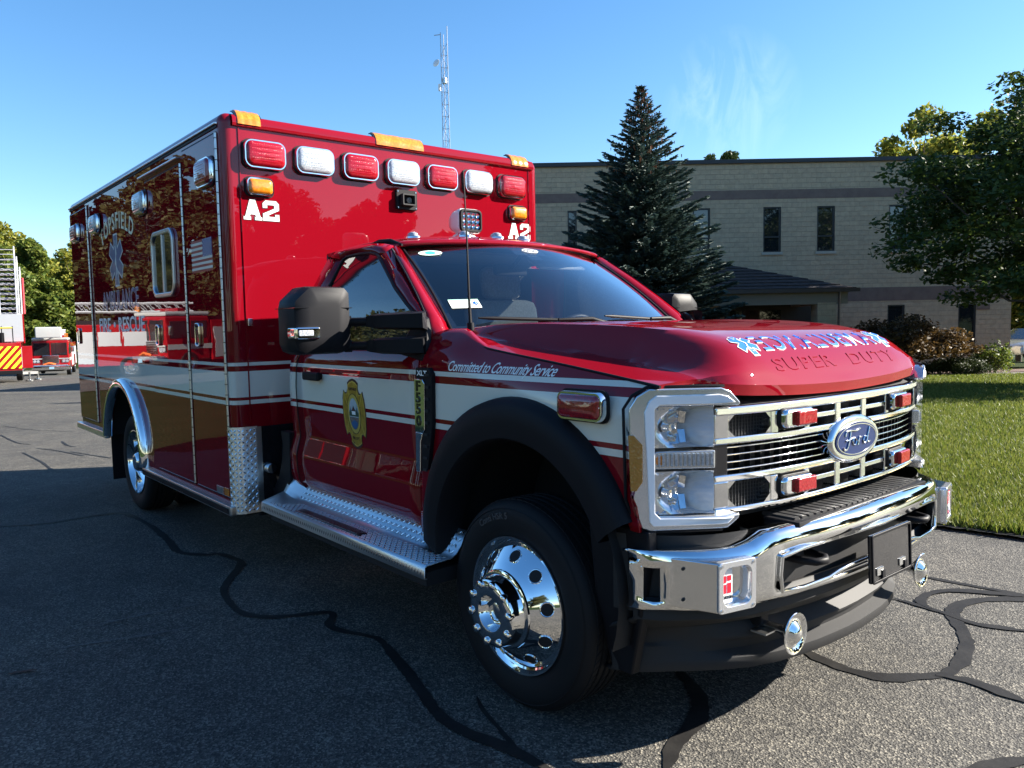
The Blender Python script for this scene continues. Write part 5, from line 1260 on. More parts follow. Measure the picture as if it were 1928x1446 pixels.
# ---- foliage helpers
def leaves(centres, radii, per, size, flat=.55, seed=1, droop=0.0, up=0.0):
    r_ = np.random.default_rng(seed); C = []
    for (c, rad, n_) in zip(centres, radii, per):
        v = r_.normal(size=(n_, 3)); v /= np.linalg.norm(v, axis=1)[:, None]; q = r_.random(n_)**(1/2.2); C.append(np.asarray(c)+v*q[:, None]*np.asarray(rad))
    P = np.concatenate(C); N = len(P)
    a = r_.normal(size=(N, 3)); a[:, 2] *= flat; a /= np.linalg.norm(a, axis=1)[:, None]; b = r_.normal(size=(N, 3)); b -= (b*a).sum(1)[:, None]*a; b /= np.linalg.norm(b, axis=1)[:, None]
    s = size*(.6+.8*r_.random(N)); l = a*s[:, None]; w = b*(s*.55)[:, None]
    co = np.stack([P-l, P+w*.9-l*.1, P+l, P-w*.9-l*.1], 1); return co.reshape(-1, 3)
def limb(p0, p1, r0, r1, mb, n_=5, wob=.06, r_=rnd):
    p0, p1 = Vector(p0), Vector(p1); L_ = (p1-p0).length; P_ = []
    for k in range(n_+1):
        q = p0.lerp(p1, k/n_)
        if 0 < k < n_: q += Vector((r_.uniform(-1, 1), r_.uniform(-1, 1), r_.uniform(-1, 1)))*L_*wob
        P_.append(q)
    mb.tube(P_, [r0+(r1-r0)*k/n_ for k in range(n_+1)], 7); return P_
M_BARK = mat('bark', (.085, .065, .05), .9, bump=('noise', 14, .8, .05), vary=(6, (.05, .04, .032), .4, .65))
def decid(name, H, R, leafm, seed, nclump=60, nleaf=420, size=.13, base=.28, flat=.19):
    """broadleaf tree at the origin: (trunk mesh, crown mesh)"""
    r_ = random.Random(seed); mb = MB(); cz = H*(base+(1-base)*.5); tr = .022*H
    top = limb((0, 0, -.3), (r_.uniform(-.3, .3), r_.uniform(-.3, .3), H*.72), tr, tr*.3, mb, 7, .02, r_)
    cs, rs, ns = [], [], []
    for i in range(nclump):
        th = r_.uniform(0, 2*PI); u = r_.uniform(-1, 1); q = r_.uniform(.45, 1.0)
        ex = math.sqrt(1-u*u); rr = R*q*(1-.25*max(0, u))
        c = (rr*ex*math.cos(th), rr*ex*math.sin(th), cz+u*q*H*(1-base)*.5); cs.append(c)
        k = r_.uniform(.55, 1.0); rs.append((R*.26*k, R*.26*k, R*flat*k)); ns.append(int(nleaf*k))
        if i % 2 == 0:
            s = top[min(len(top)-1, 2+int(5*max(0, min(1, (c[2]/H-.25)))))]; limb(s, c, tr*.28, .015, mb, 4, .08, r_)
    co = leaves(cs, rs, ns, size, .6, seed)
    me = fastmesh(name+'_crown', co, 4, leafm)
    tm = meshdata(name+'_trunk', mb.V, mb.F, M_BARK, 60); return tm, me
def tree(name, tm, me, xy, label, cat, group=None, s=1.0, rz=0, zoff=0):
    e = empty(name, (xy[0], xy[1], gz(*xy)+zoff), rz); e.scale = (s, s, s) if not isinstance(s, tuple) else s
    link(bpy.data.objects.new('trunk', tm), e); link(bpy.data.objects.new('crown', me), e); return tag(e, label, cat, group)
LF_DK = leafmat('maple_leaf_dark', (.026, .050, .012), (.075, .105, .020), .38)
LF_GR = leafmat('leaf_green', (.045, .088, .015), (.17, .19, .032), .42)
LF_YL = leafmat('leaf_yellowing', (.075, .115, .016), (.28, .26, .04), .45)
LF_SP = leafmat('spruce_needle', (.022, .042, .034), (.065, .100, .088), .15, .6)
LF_CN = leafmat('spruce_cone', (.12, .045, .02), (.22, .09, .04), .1, .7)
LF_JM = leafmat('laceleaf_bronze', (.036, .022, .008), (.12, .070, .022), .3)
LF_SH = leafmat('shrub_leaf', (.018, .030, .010), (.055, .070, .022), .2)
LF_PN = leafmat('pine_needle', (.020, .045, .014), (.06, .09, .025), .2)
# ---- blue spruce
def spruce(H, R, seed, cones=True, tiers=34):
    r_ = random.Random(seed); g_ = np.random.default_rng(seed); mb = MB(); mb.tube([(0, 0, -.3), (0, 0, H*.5), (.02, 0, H*.99)], [.16, .10, .015], 8)
    P, D, S_ = [], [], []; PC = []
    for t in range(tiers):
        f_ = t/(tiers-1); z = .25+(H-.35)*f_**1.05; ln = R*(1-f_)**.92+.12; nbr = max(6, int(17*(1-f_)+6)); ph = r_.uniform(0, 6)
        for b in range(nbr):
            th = ph+2*PI*b/nbr+r_.uniform(-.2, .2); l = ln*r_.uniform(.66, 1.10); dr = -.16+.45*f_+r_.uniform(-.08, .08); d = Vector((math.cos(th), math.sin(th), dr)).normalized()
            if b % 2 == 0: mb.tube([(0, 0, z), tuple(Vector((0, 0, z))+d*l*.85)], [.022*(1-f_)+.006, .004], 5)
            n_ = max(5, int(l/.05))
            for k in range(n_):
                s = (k+.7)/n_; p = Vector((0, 0, z))+d*l*s; p.z += .16*l*s*s
                wd = .30*l*(1-s*.55)*(.35+.65*math.sin(PI*min(1, s+.18)))
                m_ = 4+int(8*(1-f_))
                for q in range(m_):
                    sd = r_.choice((-1, 1)); off = r_.random(); v = Vector((-d.y, d.x, 0)).normalized()*sd
                    tip = p+v*wd*off+Vector((0, 0, -.05*off-.03*r_.random())); dirv = (d*.75+v*(.3+.5*off)+Vector((0, 0, r_.uniform(-.18, .32)))).normalized()
                    P.append(tip); D.append(dirv); S_.append(r_.uniform(.075, .135)*(.75+.5*(1-f_)))
            if cones and f_ > .70:
                for q in range(int(10*f_)): s = r_.uniform(.3, 1); PC.append(Vector((0, 0, z-.06))+d*l*s+Vector((r_.uniform(-.03, .03), r_.uniform(-.03, .03), -.02)))
    P = np.array([tuple(p) for p in P]); D = np.array([tuple(p) for p in D]); S_ = np.array(S_)
    b = g_.normal(size=P.shape); b -= (b*D).sum(1)[:, None]*D; b /= np.linalg.norm(b, axis=1)[:, None]; w = S_*.32
    co = np.stack([P-D*S_[:, None]*.4+b*w[:, None], P+D*S_[:, None]+b*w[:, None]*.25, P+D*S_[:, None]-b*w[:, None]*.25, P-D*S_[:, None]*.4-b*w[:, None]], 1).reshape(-1, 3)
    crown = fastmesh('spruce_crown', co, 4, LF_SP); tm = meshdata('spruce_trunk', mb.V, mb.F, M_BARK, 60); cm = None
    if PC:
        c2 = []
        for p in PC:
            for k in range(3): a = r_.uniform(0, PI); u = np.array((math.cos(a), math.sin(a), 0))*.016; c2 += [tuple(np.array(p)-u), tuple(np.array(p)+u), tuple(np.array(p)+u*.5+np.array((0, 0, -.09))), tuple(np.array(p)-u*.5+np.array((0, 0, -.09)))]
        cm = fastmesh('spruce_cones', c2, 4, LF_CN)
    return tm, crown, cm
def place_spruce(tm, cr_, cm, xy, label, s=1, rz=0, group=None):
    e = empty('blue_spruce' if cm else 'conifer', (xy[0], xy[1], gz(*xy)), rz); e.scale = (s, s, s); link(bpy.data.objects.new('trunk', tm), e); link(bpy.data.objects.new('crown', cr_), e)
    if cm: link(bpy.data.objects.new('cones', cm), e)
    return tag(e, label, 'tree', group)
SPR = spruce(9.3, 4.0, 3, True, 46)
place_spruce(*SPR, CB(24.5, 4.1), 'tall blue spruce with brown cones at its top before the tan building')
# ---- broadleaf trees in view
tmA, crA = decid('maple', 10.2, 4.9, LF_DK, 11, 170, 560, .085, .13, flat=.11)
tree('maple_tree', tmA, crA, CB(21.5, 16.0), 'dark leafy maple whose limbs overhang the corner of the tan building', 'tree', s=(1.06, 1.06, .92), rz=.6)
tmB, crB = decid('yellow_tree', 12.5, 4.6, LF_YL, 12, 80, 420, .17, .2)
tree('yellowing_tree', tmB, crB, CB(50, 26.8), 'yellowish green tree rising behind the building parapet', 'tree', s=(1.0, 1.0, 1.24), rz=1.)
tree('green_tree', tmB, crB, CB(54, 33), 'tall tree standing behind the maple at the corner of the tan building', 'tree', s=(1.2, 1.2, 1.34), rz=2.4)
tmC, crC = decid('pine', 11.5, 1.7, LF_PN, 14, 90, 260, .11, .3)
tree('pine_tree', tmC, crC, CB(48, 13.0), 'pine tip just showing over the roof of the tan building', 'tree', s=(1.0, 1.0, 1.17))
tmD, crD = decid('large_tree', 15.5, 6.2, LF_YL, 15, 110, 520, .24, .08); tmE, crE = decid('green_lot_tree', 14, 5.6, LF_GR, 16, 110, 480, .24, .06)
for d, l, (a, b), nm, lb, s_, rz in ((88, -57.5, (tmD, crD), 'yellowing_tree', 'yellow green tree towering behind the raised ladder of the ladder truck', 1.02, .3), (84, -52.5, (tmE, crE), 'green_tree', 'green tree standing directly behind the parked fire engine', .98, 1.2), (96, -52.0, (tmD, crD), 'yellowing_tree', 'tree further back in the gap between the fire engine and the ambulance', .93, 2.2), (80, -62, (tmE, crE), 'green_tree', 'green tree to the far side of the ladder truck', 1.0, 4.)):
    tree(nm, a, b, CB(d, l), lb, 'tree', s=s_, rz=rz)
tmS, crS = decid('tall_tree', 15.5, 5.0, LF_DK, 19, 90, 420, .17, .56)  # added right of the frame; crown kept high to shade portico, not laceleaf
tree('added_shade_tree', tmS, crS, CB(31.5, 26.5), 'tall unseen tree added with a high crown to shade the portico', 'tree', rz=.9)
for i, (d, l) in enumerate(((104, -86), (108, -74), (112, -64), (118, -44), (116, -34), (112, -24), (96, -98), (88, -78))):
    a, b = ((tmD, crD), (tmE, crE))[i % 2]; tree('far_tree', a, b, CB(d, l), 'broadleaf tree in the far row of trees beyond the parking lot', 'tree', 'far row of trees beyond the parking lot', .8+.05*(i % 3), i*1.3)
tree('green_tree', tmE, crE, CB(47, 30.5), 'dark leafy tree standing behind the silver blue parked car', 'tree', s=.62, rz=2.)
# ---- shrubs
def mound(name, xy, rx, rz_, h, leafm, label, seed, n_=9000, size=.07, cat='shrub', trunk=False, nc=26):
    r_ = random.Random(seed); cs, rs, ns = [], [], []
    for i in range(nc):
        th = r_.uniform(0, 2*PI); q = math.sqrt(r_.random()); x, y = q*rx*math.cos(th), q*rz_*math.sin(th); top = h*math.sqrt(max(.05, 1-.75*q*q))
        cs.append((x, y, top*(.55 if not trunk else .72)+r_.uniform(-.1, .1)*h)); rs.append((rx*.33, rz_*.33, top*(.42 if not trunk else .22))); ns.append(n_//nc)
    e = empty(name, (xy[0], xy[1], gz(*xy)), YAW-PI/2); mb = MB()
    for i in range(7): limb((r_.uniform(-.08, .08), 0, -.1), (cs[i][0]*.8, cs[i][1]*.8, cs[i][2]), .05 if trunk else .02, .01, mb, 4, .08, r_)
    link(bpy.data.objects.new('stems', meshdata('stems', mb.V, mb.F, M_BARK, 60)), e)
    link(bpy.data.objects.new('foliage', fastmesh('foliage', leaves(cs, rs, ns, size, .5, seed), 4, leafm)), e); return tag(e, label, cat)
mound('laceleaf_maple', CB(28.6, 14.15), 2.35, 1.5, 2.35, LF_JM, 'low bronze laceleaf maple spreading before the lower windows', 31, 16000, .07, 'tree', True, 44)
mound('clipped_shrub', CB(28.4, 16.1), 1.15, .8, .78, LF_SH, 'rounded clipped green shrub beside the bronze maple', 32, 12000, .035)
mound('clipped_shrub', CB(28.3, 13.9), .9, .7, .62, LF_SH, 'low dark clipped shrub under the bronze maple', 33, 8000, .035)
mound('leafy_bush', CB(28.8, 12.05), .40, .4, 1.75, leafmat('bright_leaf', (.06, .09, .02), (.17, .19, .06), .3), 'pale green leafy bush beside the portico post', 34, 1500, .06)
mound('leafy_bush', CB(29.5, 18.2), .75, .6, 1.35, LF_GR, 'loose leafy bush near the corner of the tan building', 35, 2500, .055)
# ---- building
def blockm(m, n, L, b):
    tc = n.new('ShaderNodeTexCoord').outputs['Object']; mp_ = n.new('ShaderNodeMapping'); mp_.inputs['Rotation'].default_value = (PI/2, 0, 0); L.new(tc, mp_.inputs[0])
    br = n.new('ShaderNodeTexBrick'); br.inputs['Scale'].default_value = 1.0; br.inputs['Brick Width'].default_value = .4; br.inputs['Row Height'].default_value = .2; br.inputs['Mortar Size'].default_value = .006; br.inputs['Bias'].default_value = .0
    br.inputs['Color1'].default_value = (.50, .375, .245, 1); br.inputs['Color2'].default_value = (.45, .34, .225, 1); br.inputs['Mortar'].default_value = (.385, .29, .20, 1); L.new(mp_.outputs[0], br.inputs['Vector'])
    nz_ = nn_(n, L, 'ShaderNodeTexNoise', tc, Scale=5.0, Detail=8.0, Roughness=.7); v_ = ramp(n, L, nz_.outputs['Fac'], [(.3, (.82, .82, .82)), (.7, (1.1, 1.1, 1.1))])
    L.new(mixc(n, L, br.outputs['Color'], v_, 1.0, 'MULTIPLY'), b.inputs['Base Color']); b.inputs['Roughness'].default_value = .9
    bp = n.new('ShaderNodeBump'); bp.inputs['Strength'].default_value = .9; bp.inputs['Distance'].default_value = .06; sb = n.new('ShaderNodeMath'); sb.operation = 'SUBTRACT'; L.new(nz_.outputs['Fac'], sb.inputs[0]); L.new(br.outputs['Fac'], sb.inputs[1]); L.new(sb.outputs[0], bp.inputs['Height']); L.new(bp.outputs[0], b.inputs['Normal'])
M_CMU = gmat('split_face_block', blockm)
M_BND = mat('brown_block_band', (.185, .125, .10), .85, bump=('noise', 8, .3, .02), vary=(3, (.15, .10, .082), .4, .65)); M_CAP = mat('dark_parapet_cap', (.022, .022, .026), .5)
M_WFR = mat('bronze_window_frame', (.03, .028, .026), .45); M_WGL = mat('dark_window_glass', (.012, .015, .018), .04, 0, 1, .8)
M_SILL = mat('stone_sill', (.38, .34, .28), .85)
BD_D = 33.0; g0 = -.86; bxy = CB(BD_D, 0)
BL = empty('office_building', (bxy[0], bxy[1], g0), YAW-PI/2); tag(BL, 'two storey tan block office building with brown bands and narrow dark windows', 'building')
# local frame: +x along the wall to the right, +y into the building
def uL(u, d=BD_D): return (u-964)/1472.19*d
def zL(v, u, d=BD_D): return (612-.0188*(u-964)-v)/1472.19*d*1.003+CAM[2]-g0
lx0, lx1 = -5.0, uL(1903); zt_ = zL(313, 1450)
wins = [(uL(a), uL(b), zL(476, 1500), zL(393, 1500)) for a, b in ((1073, 1090), (1306, 1338), (1437, 1470), (1537, 1570), (1671, 1703))]+[(uL(1671), uL(1703), zL(655, 1700), zL(574, 1700)), (uL(1804), uL(1837), zL(656, 1820), zL(572, 1820))]
xs_ = sorted(set([lx0, lx1]+[w[0] for w in wins]+[w[1] for w in wins])); bands = [(0, zL(563, 1850)), (zL(563, 1850), zL(538, 1850)), (zL(538, 1850), zL(387, 1050)), (zL(387, 1050), zL(370, 1050)), (zL(370, 1050), zt_)]
zs_ = sorted(set([z for b in bands for z in b]+[w[2] for w in wins]+[w[3] for w in wins]))
mw, mbnd, mbn2 = MB(), MB(), MB()
for a, b in zip(xs_, xs_[1:]):
    for c, d in zip(zs_, zs_[1:]):
        xm, zm = (a+b)/2, (c+d)/2
        if any(w[0] < xm < w[1] and w[2] < zm < w[3] for w in wins): continue
        t = mbnd if bands[1][0] < zm < bands[1][1] else (mbn2 if bands[3][0] < zm < bands[3][1] else mw)
        y = 0 if t is mw else -.012
        t.add([(a, y, c), (b, y, c), (b, y, d), (a, y, d)], [(0, 1, 2, 3)])
mw.add([(lx1, 0, 0), (lx1, 14, 0), (lx1, 14, zt_), (lx1, 0, zt_)], [(0, 1, 2, 3)]); mw.add([(lx0, 0, 0), (lx0, 14, 0), (lx0, 14, zt_), (lx0, 0, zt_)], [(3, 2, 1, 0)]); mw.add([(lx0, 0, zt_-.3), (lx1, 0, zt_-.3), (lx1, 14, zt_-.3), (lx0, 14, zt_-.3)], [(0, 1, 2, 3)]); mw.add([(lx0, 14, 0), (lx1, 14, 0), (lx1, 14, zt_), (lx0, 14, zt_)], [(3, 2, 1, 0)])
mk('wall', mw.V, mw.F, M_CMU, BL, 0)
for zb_ in (bands[1], bands[3]): pass
mk('band_course', mbnd.V, mbnd.F, M_BND, BL, 0); mk('band_course', mbn2.V, mbn2.F, M_BND, BL, 0)
boxb('parapet_cap', lx0-.1, lx1+.1, -.10, .3, zt_-.02, zt_+.14, M_CAP, BL)
for a, b, c, d in wins:
    w_ = empty('x'); bpy.data.objects.remove(w_)
    mb = MB(); t = .055; mb.box(a, a+t, .03, .16, c, d); mb.box(b-t, b, .03, .16, c, d); mb.box(a+t, b-t, .03, .16, c, c+t); mb.box(a+t, b-t, .03, .16, d-t, d); zm = c+(d-c)*.34; mb.box(a+t, b-t, .04, .15, zm-.03, zm+.03)
    mb.add([(a, 0, c), (a, .2, c), (a, .2, d), (a, 0, d)], [(0, 1, 2, 3)]); mb.add([(b, 0, c), (b, .2, c), (b, .2, d), (b, 0, d)], [(3, 2, 1, 0)])
    wo_ = mb.build('window', M_WFR, BL, 0)
    mk('pane', [(a, .10, c), (b, .10, c), (b, .10, zm), (a, .10, zm)], [(0, 1, 2, 3)], M_WGL, wo_, 0); mk('pane', [(a, .10, zm), (b, .10, zm), (b, .10, d), (a, .10, d)], [(0, 1, 2, 3)], M_WGL, wo_, 0)
    boxb('sill', a-.06, b+.06, -.06, .1, c-.11, c, M_SILL, wo_)
# small lettering panel by the lower window
boxb('wall_sign', uL(1838), uL(1862), -.04, .0, zL(583, 1850), zL(573, 1850), M_BND, BL)
# portico
pd = 28.2; M_SHG = mat('brown_shingles', (.022, .016, .014), .9, bump=('noise', 9, .6, .05), vary=(5, (.042, .029, .024), .4, .65)); M_FAS = mat('tan_fascia', (.23, .185, .14), .7); M_GUT = mat('brown_gutter', (.06, .04, .032), .5)
px0, px1 = uL(1180, pd)*1, uL(1612, pd); yf = pd-BD_D; ze = zL(545, 1500, pd); zr = zL(497, 1400, 30.6)
rv = [(px0, yf, ze), (px1, yf, ze), (px1, 0, ze), (px0, 0, ze), (px0+2.2, yf+2.4, zr), (px1-4.3, yf+2.4, zr), (px1-4.3, 0, zr), (px0+2.2, 0, zr)]
rf_ = mk('portico_roof', rv, [(0, 1, 5, 4), (1, 2, 6, 5), (4, 5, 6, 7), (0, 4, 7, 3), (0, 3, 2, 1)], M_SHG, BL, 0)
mb = MB()
for k in range(9):   # shingle courses
    t0 = k/9; A_ = Vector(rv[0]).lerp(Vector(rv[4]), t0); B_ = Vector(rv[1]).lerp(Vector(rv[5]), t0); A2 = Vector(rv[0]).lerp(Vector(rv[4]), t0+1/9); B2 = Vector(rv[1]).lerp(Vector(rv[5]), t0+1/9); n_ = Vector((0, -.35, .93))
    mb.add([tuple(A_+n_*.035), tuple(B_+n_*.035), tuple(B2+n_*.008), tuple(A2+n_*.008), tuple(A_), tuple(B_)], [(0, 1, 2, 3), (4, 5, 1, 0)])
o_ = mb.build('shingle_course', M_SHG, rf_, 0)
boxb('portico_gutter', px0-.1, px1+.1, yf-.10, yf+.03, ze-.13, ze+.01, M_GUT, BL); boxb('portico_beam', px0+.1, px1-.25, yf+.12, yf+.5, ze-.55, ze-.12, M_FAS, BL); boxb('portico_beam', px1-.65, px1-.25, yf+.5, 0, ze-.55, ze-.12, M_FAS, BL)
boxb('portico_ceiling', px0+.1, px1-.3, yf+.4, 0, ze-.16, ze-.10, M_FAS, BL)
for a, b in ((uL(1542, pd), uL(1577, pd)), (px0+.3, px0+1.0)): boxb('portico_post', a, b, yf+.10, yf+.72, 0, ze-.5, M_CMU, BL)
tube('downspout', [(uL(1580, pd), yf-.03, ze-.1), (uL(1580, pd)+.02, yf+.03, ze-.4), (uL(1578, pd), yf+.05, 0)], .045, M_GUT, BL, 6)
boxb('entrance_recess', uL(1365), uL(1545), -.03, .02, 0, zL(566, 1400), M_WFR, BL); boxb('entrance_glass', uL(1375), uL(1470), -.045, -.03, .1, zL(585, 1400), M_WGL, BL)
# ---- lattice tower
TW = empty('radio_tower', (*CB(64, uL(851, 64)), gz(*CB(64, uL(851, 64))))); TW.rotation_euler = (-.0, 0, .5)
M_GALV = mat('galvanised_steel', (.32, .33, .36), .5, .6); Ht = 26.5; mb = MB(); rr_ = .30
leg = [(rr_*math.cos(2*PI*k/3), rr_*math.sin(2*PI*k/3)) for k in range(3)]
for x, y in leg: tube('leg', [(x*1.12, y*1.12, 0), (x, y, Ht+ (.5 if x > 0 else 0))], .028, M_GALV, TW, 6)
z = 1.0; k = 0
while z < Ht-1:
    for i in range(3):
        a, b = leg[i], leg[(i+1) % 3]; mb.tube([(*a, z), (*b, z)], .014, 4); mb.tube([(*(a if k % 2 else b), z), (*(b if k % 2 else a), z+.95)], .014, 4)
    z += .95; k += 1
mb.build('bracing', M_GALV, TW)
rv_ = Vector((R2v.x, R2v.y, 0)); rv_.rotate(Matrix.Rotation(-.5, 3, 'Z'))
tube('side_antenna', [tuple(Vector((0, 0, Ht-.1))-rv_*.2), tuple(Vector((0, 0, Ht-.15))-rv_*.75)], .03, M_GALV, TW)
dsh = lathe('dish', [(0, -.10), (.15, -.08), (.30, 0), (.32, .03), (.30, .05), (0, .12)], M_WPL, TW, tuple(Vector((0, 0, Ht-2.3))-rv_*.62), 20, 'z', 1); dsh.rotation_euler = (1.2, .4, -.4)
box('panel_antenna', tuple(Vector((0, 0, Ht-4.2))-rv_*.42), (.18, .18, .55), M_WPL, TW, .03); box('radio_box', tuple(Vector((0, 0, Ht-3.7))), (.35, .3, .45), M_ALU, TW, .02)
tag(TW, 'slim three legged lattice radio tower with small white dishes', 'tower')
# ---- fire trucks ------------------------------------------------------------
M_FR = mat('fire_truck_red', (.30, .006, .010), .35, coat=1, spec=.1); M_FW = mat('fire_truck_white', (.45, .45, .44), .35, coat=.6); M_YEL = mat('lime_chevron', (.72, .78, .03), .4); M_SLV = mat('ladder_aluminium', (.50, .51, .53), .42, .4); M_TGL = mat('truck_glass', (.015, .018, .022), .06, 0, .6)
def wheels(root, xs, hw, r=.53):
    for x in xs:
        for sg in (-1, 1):
            w = lathe('wheel', [(.0, .02), (.12, .02), (.16, -.03), (.28, -.06), (.30, .0), (.32, .0)], M_CHR2, root, (x, sg*hw, r), 24, 'y', sg)
            lathe('tyre', [(.31, -.01), (.40, .02), (.50, .0), (r, -.04), (r, -.26), (.45, -.30), (.31, -.28)], M_RUB, w, None, 32, 'y', sg)
def engine(xy, rz, label, group=None, ladder=False, body_l=8.4):
    e = empty('fire_engine', (xy[0], xy[1], gz(*xy)), rz)      # faces local +x
    boxb('cab', 1.2, 3.6, -1.22, 1.22, .62, 2.75, M_FR, e, .12); boxb('cab_roof', 1.15, 3.55, -1.2, 1.2, 2.74, 2.95, M_FW, e, .08)
    ws = boxb('windshield', 3.585, 3.625, -1.10, 1.10, 1.62, 2.55, M_TGL, e, .05); boxb('windshield_post', 3.62, 3.635, -.04, .04, 1.62, 2.55, M_FR, e)
    for sg in (-1, 1):
        for a, b in ((2.55, 3.4), (1.4, 2.3)): boxb('cab_window', a, b, min(sg*1.215, sg*1.235), max(sg*1.215, sg*1.235), 1.7, 2.5, M_TGL, e, .05)
        boxb('side_stripe', -4.6, 3.55, min(sg*1.222, sg*1.230), max(sg*1.222, sg*1.230), 1.18, 1.42, M_FW, e)
        for k in range(5):
            x = -4.5+1.12*k; boxb('roll_up_door', x, x+1.02, min(sg*1.24, sg*1.252), max(sg*1.24, sg*1.252), .75 if abs(x+2.6) > .8 else 1.55, 2.2, M_SLV, e, .01)
        lathe('headlight', [(0, .03), (.09, .03), (.10, 0)], M_LWHT, e, (3.62, sg*.85, 1.18), 16, 'x', 1); lathe('headlight', [(0, .03), (.09, .03), (.10, 0)], M_LWHT, e, (3.62, sg*1.06, 1.18), 16, 'x', 1)
        boxb('headlight_bezel', 3.59, 3.625, min(sg*.70, sg*1.19), max(sg*.70, sg*1.19), 1.05, 1.31, M_CHR, e, .03)
        box('cab_mirror', (3.55, sg*1.48, 2.05), (.12, .22, .42), M_CHR2, e, .04); tube('mirror_bracket', [(3.5, sg*1.2, 2.3), (3.55, sg*1.46, 2.25)], .02, M_CHR2, e)
    boxb('body', -4.7, 1.15, -1.24, 1.24, .62, 2.55, M_FR, e, .04)
    boxb('grille', 3.60, 3.66, -.55, .55, .98, 1.62, M_CHR2, e, .04); mb = MB()
    for k in range(7): mb.box(3.66, 3.675, -.5, .5, 1.03+.08*k, 1.07+.08*k)
    mb.build('grille_slats', M_BLK, e)
    boxb('front_bumper', 3.62, 4.15, -1.24, 1.24, .52, .86, M_CHR, e, .05); boxb('bumper_deck', 3.64, 4.10, -1.1, 1.1, .86, .90, M_DIA, e); boxb('white_panel', 3.615, 3.64, -1.2, 1.2, 1.32, 1.40, M_FW, e)
    boxb('licence_plate', 4.15, 4.16, -.10, .22, .60, .76, mat('plate_blue', (.25, .45, .6), .5) if 'plate_blue' not in MATS else MATS['plate_blue'], e)
    boxb('light_bar', 2.4, 2.75, -.95, .95, 2.95, 3.12, M_LRED, e, .04); boxb('hose_bed_cover', -4.6, .9, -1.0, 1.0, 2.55, 2.75, M_BLK, e)
    tube('hose', [(3.95, -.5, .92), (4.0, -.1, 1.05), (3.95, .3, .95), (3.85, .1, .93)], .06, mat('hose_orange', (.6, .12, .02), .7) if 'hose_orange' not in MATS else MATS['hose_orange'], e)
    for k in range(2): boxb('crew_light', 3.4, 3.5, .95-.0, 1.2, 2.98+.16*k, 3.10+.16*k, M_LAMB, e, .02)
    if ladder:
        mb = MB()
        for sg in (-1, 1):
            for z in (3.15, 3.55): mb.tube([(-5.2, sg*.5, z), (4.3, sg*.5, z)], .05, 6)
            for k in range(24): x = -5.2+9.5*k/24; mb.tube([(x, sg*.5, 3.15), (x+.4, sg*.5, 3.55)], .025, 4)
        for k in range(30): mb.tube([(-5.1+9.3*k/30, -.5, 3.15), (-5.1+9.3*k/30, .5, 3.15)], .022, 4)
        mb.build('aerial_ladder', M_SLV, e); boxb('bucket', 3.9, 4.6, -.85, .85, 2.95, 3.75, M_FW, e, .08)
    wheels(e, (2.4, -2.6), 1.24); boxb('chassis', -4.5, 3.5, -.8, .8, .4, .65, M_DRK, e); return tag(e, label, 'fire engine', group)
engine(CB(62.5, uL(105, 62.5)), math.radians(-14), 'red and white fire engine facing the ambulance under the trees', ladder=True)
# ladder truck, its rear towards us, aerial raised
d = 42.0; LXY = CB(d, uL(-9, d)); LT = empty('ladder_truck', (LXY[0], LXY[1], gz(*LXY)), math.radians(171)); tag(LT, 'red ladder truck with yellow rear chevrons and raised aluminium ladder', 'fire truck')
# local +x = forward (away), rear face at x = 0
boxb('body', 0, 6.5, -1.25, 1.25, .62, 2.15, M_FR, LT, .04); boxb('rear_panel', -.03, .0, -1.25, .95, .75, 1.95, M_FR, LT)
mb = MB()
for k in range(9):
    y0 = -1.25+.36*k
    for s_ in (0,):
        q = [(-.036, y0, .75), (-.036, y0+.18, .75), (-.036, y0+.18-1.0, 1.95), (-.036, y0-1.0, 1.95)]
        cl_ = [(y, z) for _, y, z in q]
        # clip to the panel
        def cut(poly, f_):
            o = []
            for p, q2 in zip(poly, poly[1:]+poly[:1]):
                a, b = f_(p), f_(q2)
                if a >= 0: o.append(p)
                if a*b < 0: t = a/(a-b); o.append((p[0]+(q2[0]-p[0])*t, p[1]+(q2[1]-p[1])*t))
            return o
        cl_ = cut(cut(cl_, lambda p: p[0]+1.23), lambda p: .93-p[0])
        if len(cl_) > 2: mb.add([(-.036, y, z) for y, z in cl_], [tuple(range(len(cl_)))])
mk('chevron_stripes', mb.V, mb.F, M_YEL, LT, 0)
boxb('rear_side_compartment', .0, 1.0, -1.75, -1.26, .75, 1.95, M_FR, LT, .02); boxb('side_white_panel', -.01, .9, -1.27, -1.05, .8, 1.9, M_FW, LT)
boxb('rear_bumper', -.35, .0, -1.25, 1.25, .45, .65, M_BLK, LT, .02); boxb('turntable_panel', .6, .7, -1.4, -.1, 2.2, 3.7, M_SLV, LT, .02); boxb('side_box_panel', .6, 1.6, -1.45, -1.38, 2.1, 3.7, M_FR, LT)
boxb('control_console', .2, .5, -.5, .3, 2.15, 2.7, M_BLK, LT, .03); tube('yellow_handrail', [(.15, -.9, 2.95), (.15, .2, 2.95)], .04, mat('handrail_yellow', (.75, .6, .03), .5), LT)
for y in (-.9, -.4, .2, .8): tube('guard_post', [(.15, y, 2.15), (.15, y, 3.05)], .025, M_BLK, LT)
boxb('turntable', .9, 2.6, -.8, 1.1, 2.15, 2.7, M_FW, LT, .05)
for y in (-1.9, .9): boxb('outrigger_beam', 1.4, 1.6, y if y < 0 else .9, -1.0 if y < 0 else 1.9, .35, .5, M_FW, LT); 
for y in (-1.95, -1.55): lathe('outrigger_foot', [(0, 0), (.2, 0), (.2, .08), (.05, .1), (.05, .5)], M_CHR2, LT, (1.5 if y < -1.8 else .5, y, .0), 14, 'z', 1)
